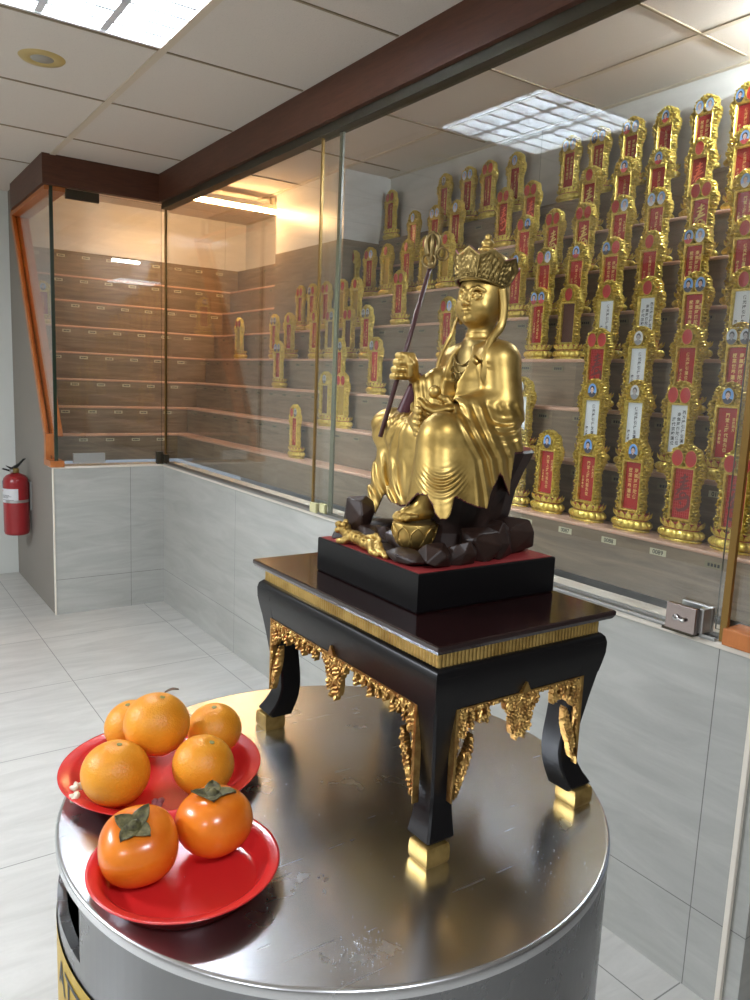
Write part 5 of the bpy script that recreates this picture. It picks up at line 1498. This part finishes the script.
# throne, rocks and the little gilded beast -----------------------------
rg = random.Random(11); mb = MB(); rings = []
jit = [rg.uniform(-1, 1) for _ in range(60)]
N = 22
for iz, (z, r_, cx_, cy_) in enumerate([(.006, .082, .006, .032), (.03, .078, .006, .034), (.055, .080, .007, .037), (.085, .084, .008, .041), (.115, .090, .010, .046), (.140, .097, .012, .050), (.1435, .094, .012, .050)]):
    rings.append([(cx_+.82*r_*(1+.03*jit[k]+.015*jit[(k+iz*3) % 60])*math.cos(2*math.pi*k/N), cy_+r_*(1+.03*jit[k]+.015*jit[(k+iz*3) % 60])*math.sin(2*math.pi*k/N), z) for k in range(N)])
loft(mb, rings); mb.m[-1] = 1
mb.m[-1] = 1
up(mb.build('throne', [M['rock'], M['redtop']], parent=st))
def rock(c_, r_, seed, sub=1, amp=.22, flat_=True):
    rg = random.Random(seed); bm = bmesh.new()
    for i in range(11+6*sub):
        d = Vector((rg.gauss(0, 1), rg.gauss(0, 1), rg.gauss(0, 1))).normalized(); m_ = max(abs(d.x), abs(d.y), abs(d.z))**.45; s_ = (1+rg.uniform(-amp, amp*.6))/m_
        bm.verts.new((c_[0]+d.x*r_[0]*s_, c_[1]+d.y*r_[1]*s_, max(.0005, c_[2]+d.z*r_[2]*s_)))
    res = bmesh.ops.convex_hull(bm, input=bm.verts[:])
    bmesh.ops.delete(bm, geom=list({v for v in res['geom_interior']+res['geom_unused'] if isinstance(v, bmesh.types.BMVert)}), context='VERTS')
    bmesh.ops.dissolve_limit(bm, angle_limit=.12, verts=bm.verts[:], edges=bm.edges[:])
    bmesh.ops.bevel(bm, geom=bm.edges[:], offset=.0012, segments=1, affect='EDGES')
    bm.verts.index_update(); out = ([v.co[:] for v in bm.verts], [[v.index for v in f.verts] for f in bm.faces]); bm.free(); return out
rk = MB()
for i, (c_, r_) in enumerate([((-.084, -.072, .034), (.027, .025, .031)), ((-.100, -.090, .008), (.020, .018, .014)), ((-.060, -.075, .012), (.040, .022, .016)), ((-.04, -.060, .010), (.040, .030, .018)),
    ((.006, -.086, .005), (.032, .022, .008)), ((.066, -.096, .008), (.034, .018, .013)), ((.020, -.055, .014), (.04, .03, .02)),
    ((.092, -.072, .010), (.024, .026, .022)), ((.090, -.035, .012), (.026, .028, .024)), ((.088, .005, .016), (.026, .030, .028)), ((.084, .045, .018), (.026, .030, .032)), ((.072, .085, .016), (.030, .026, .034)), ((.0, .09, .012), (.07, .022, .028)), ((-.08, .05, .012), (.03, .05, .026)), ((-.085, -.02, .010), (.026, .05, .018))]):
    rk.add(*rock(c_, r_, 20+i, 2, .16))
up(rk.build('carved_rocks', M['rock'], parent=st))
Q = Field((-.115, -.122, -.004), (.062, -.06, .045), .0010)
Q.chain([(-.074, -.098, .012), (-.050, -.099, .012), (-.022, -.101, .010), (.004, -.104, .009)], [.0085, .0085, .0090, .0080], .004)
Q.ell((-.084, -.097, .018), (.0105, .0095, .0105), .003)
for dx, dy, dz in ((-.010, -.006, .008), (-.002, -.008, .010), (.006, -.006, .010), (-.012, .002, .006), (.002, .0, .013), (-.006, -.009, .0), (.008, -.006, .002)):
    Q.ell((-.082+dx, -.098+dy, .016+dz), (.0045, .0038, .0042), .0012)
Q.chain([(-.060, -.104, .010), (-.062, -.112, .006), (-.072, -.114, .004)], [.0055, .0048, .0042], .002)
Q.chain([(.000, -.106, .012), (.010, -.112, .006), (.022, -.112, .004)], [.0075, .0060, .0045], .002)
Q.chain([(.008, -.102, .012), (.022, -.108, .009), (.038, -.110, .004)], [.0065, .0050, .0040], .002)
Q.chain([(-.020, -.098, .018), (-.006, -.096, .022), (.008, -.100, .020)], [.0035, .0040, .0030], .002)
for i in range(5): Q.ell((-.060+.011*i, -.104-.001*i, .019-.0005*i), (.0042, .0036, .0030), .0010)
q_ = (slice(0, Q.n[0]), slice(0, Q.n[1]), slice(0, Q.n[2])); X, Y, Z = Q.grids(q_); Q.D[q_] += .0006*np.sin(X*900)*np.sin(Y*800)*np.sin(Z*700)
V, F = Q.mesh(); V[:, 2] = np.maximum(V[:, 2], .0006); bt = up(np_mesh('gilt_beast', V, F, [M['gilt']], st)); bt['label'] = 'small gilded beast lying at the foot of the rocks'
# --- staff -----------------------------------------------------------------
sf = empty('ringed_staff', (3.685, -.906, 1.17)); tag(sf, 'thin dark red-brown staff with bronze ring head, held in the statue’s raised hand', 'staff')
mb = MB(); mb.tube([tuple(S_BOT), tuple(S_BOT+(S_TOP-S_BOT)*.96)], .0034, 14)
mb.build('shaft', simple('dark_red_shaft', (.085, .035, .035), .35, coat=.2), parent=sf, smooth=True)
brz = mat_gold('bronze_rings', (.34, .25, .11), (.14, .09, .03), .34, 150, .2)
hd_ = MB(); top = S_TOP
hd_.sphere(tuple(top+Vector((0, 0, -.004))), .0062, 14, 10)
ax_u, ax_z = Vector((.70, .71, 0)).normalized(), Vector((0, 0, 1))
cz = top+Vector((0, 0, .020))
pts = [cz+ax_u*(.0085*math.sin(t)*(1-.25*math.cos(t)))+ax_z*(.0175*-math.cos(t)) for t in np.linspace(0, 2*math.pi, 30, endpoint=False)]
hd_.tube(pts, .0042, 10, closed=True)
CDv = Vector((.777, -.629, 0))
pts = [cz+CDv*(.0090*math.sin(t))+ax_z*(.0160*-math.cos(t)) for t in np.linspace(0, 2*math.pi, 30, endpoint=False)]
hd_.tube(pts, .0034, 10, closed=True)
hd_.sphere(tuple(cz+ax_z*.0195), .0036, 12, 8); hd_.sphere(tuple(cz), .0036, 10, 8)
hd_.build('staff_head', brz, parent=sf, smooth=True)
for (off, r_, n_) in ((ax_u*-.004+CDv*.008+ax_z*-.020, .0095, CDv), (ax_u*.0150+ax_z*-.010+CDv*.003, .0085, (CDv+ax_u*.4).normalized()), (ax_u*.0125+ax_z*-.006-CDv*.004, .0085, (CDv*.6+ax_u*.8).normalized()), (-CDv*.010+ax_z*-.008, .0085, (CDv*.5-ax_u*.8).normalized())):
    c_ = cz+off; a_ = n_.cross(ax_z).normalized(); b_ = n_.cross(a_)
    MB().tube([c_+a_*r_*math.cos(t)+b_*r_*math.sin(t) for t in np.linspace(0, 2*math.pi, 28, endpoint=False)], .0015, 8, closed=True).build('ring', brz, parent=sf, smooth=True)
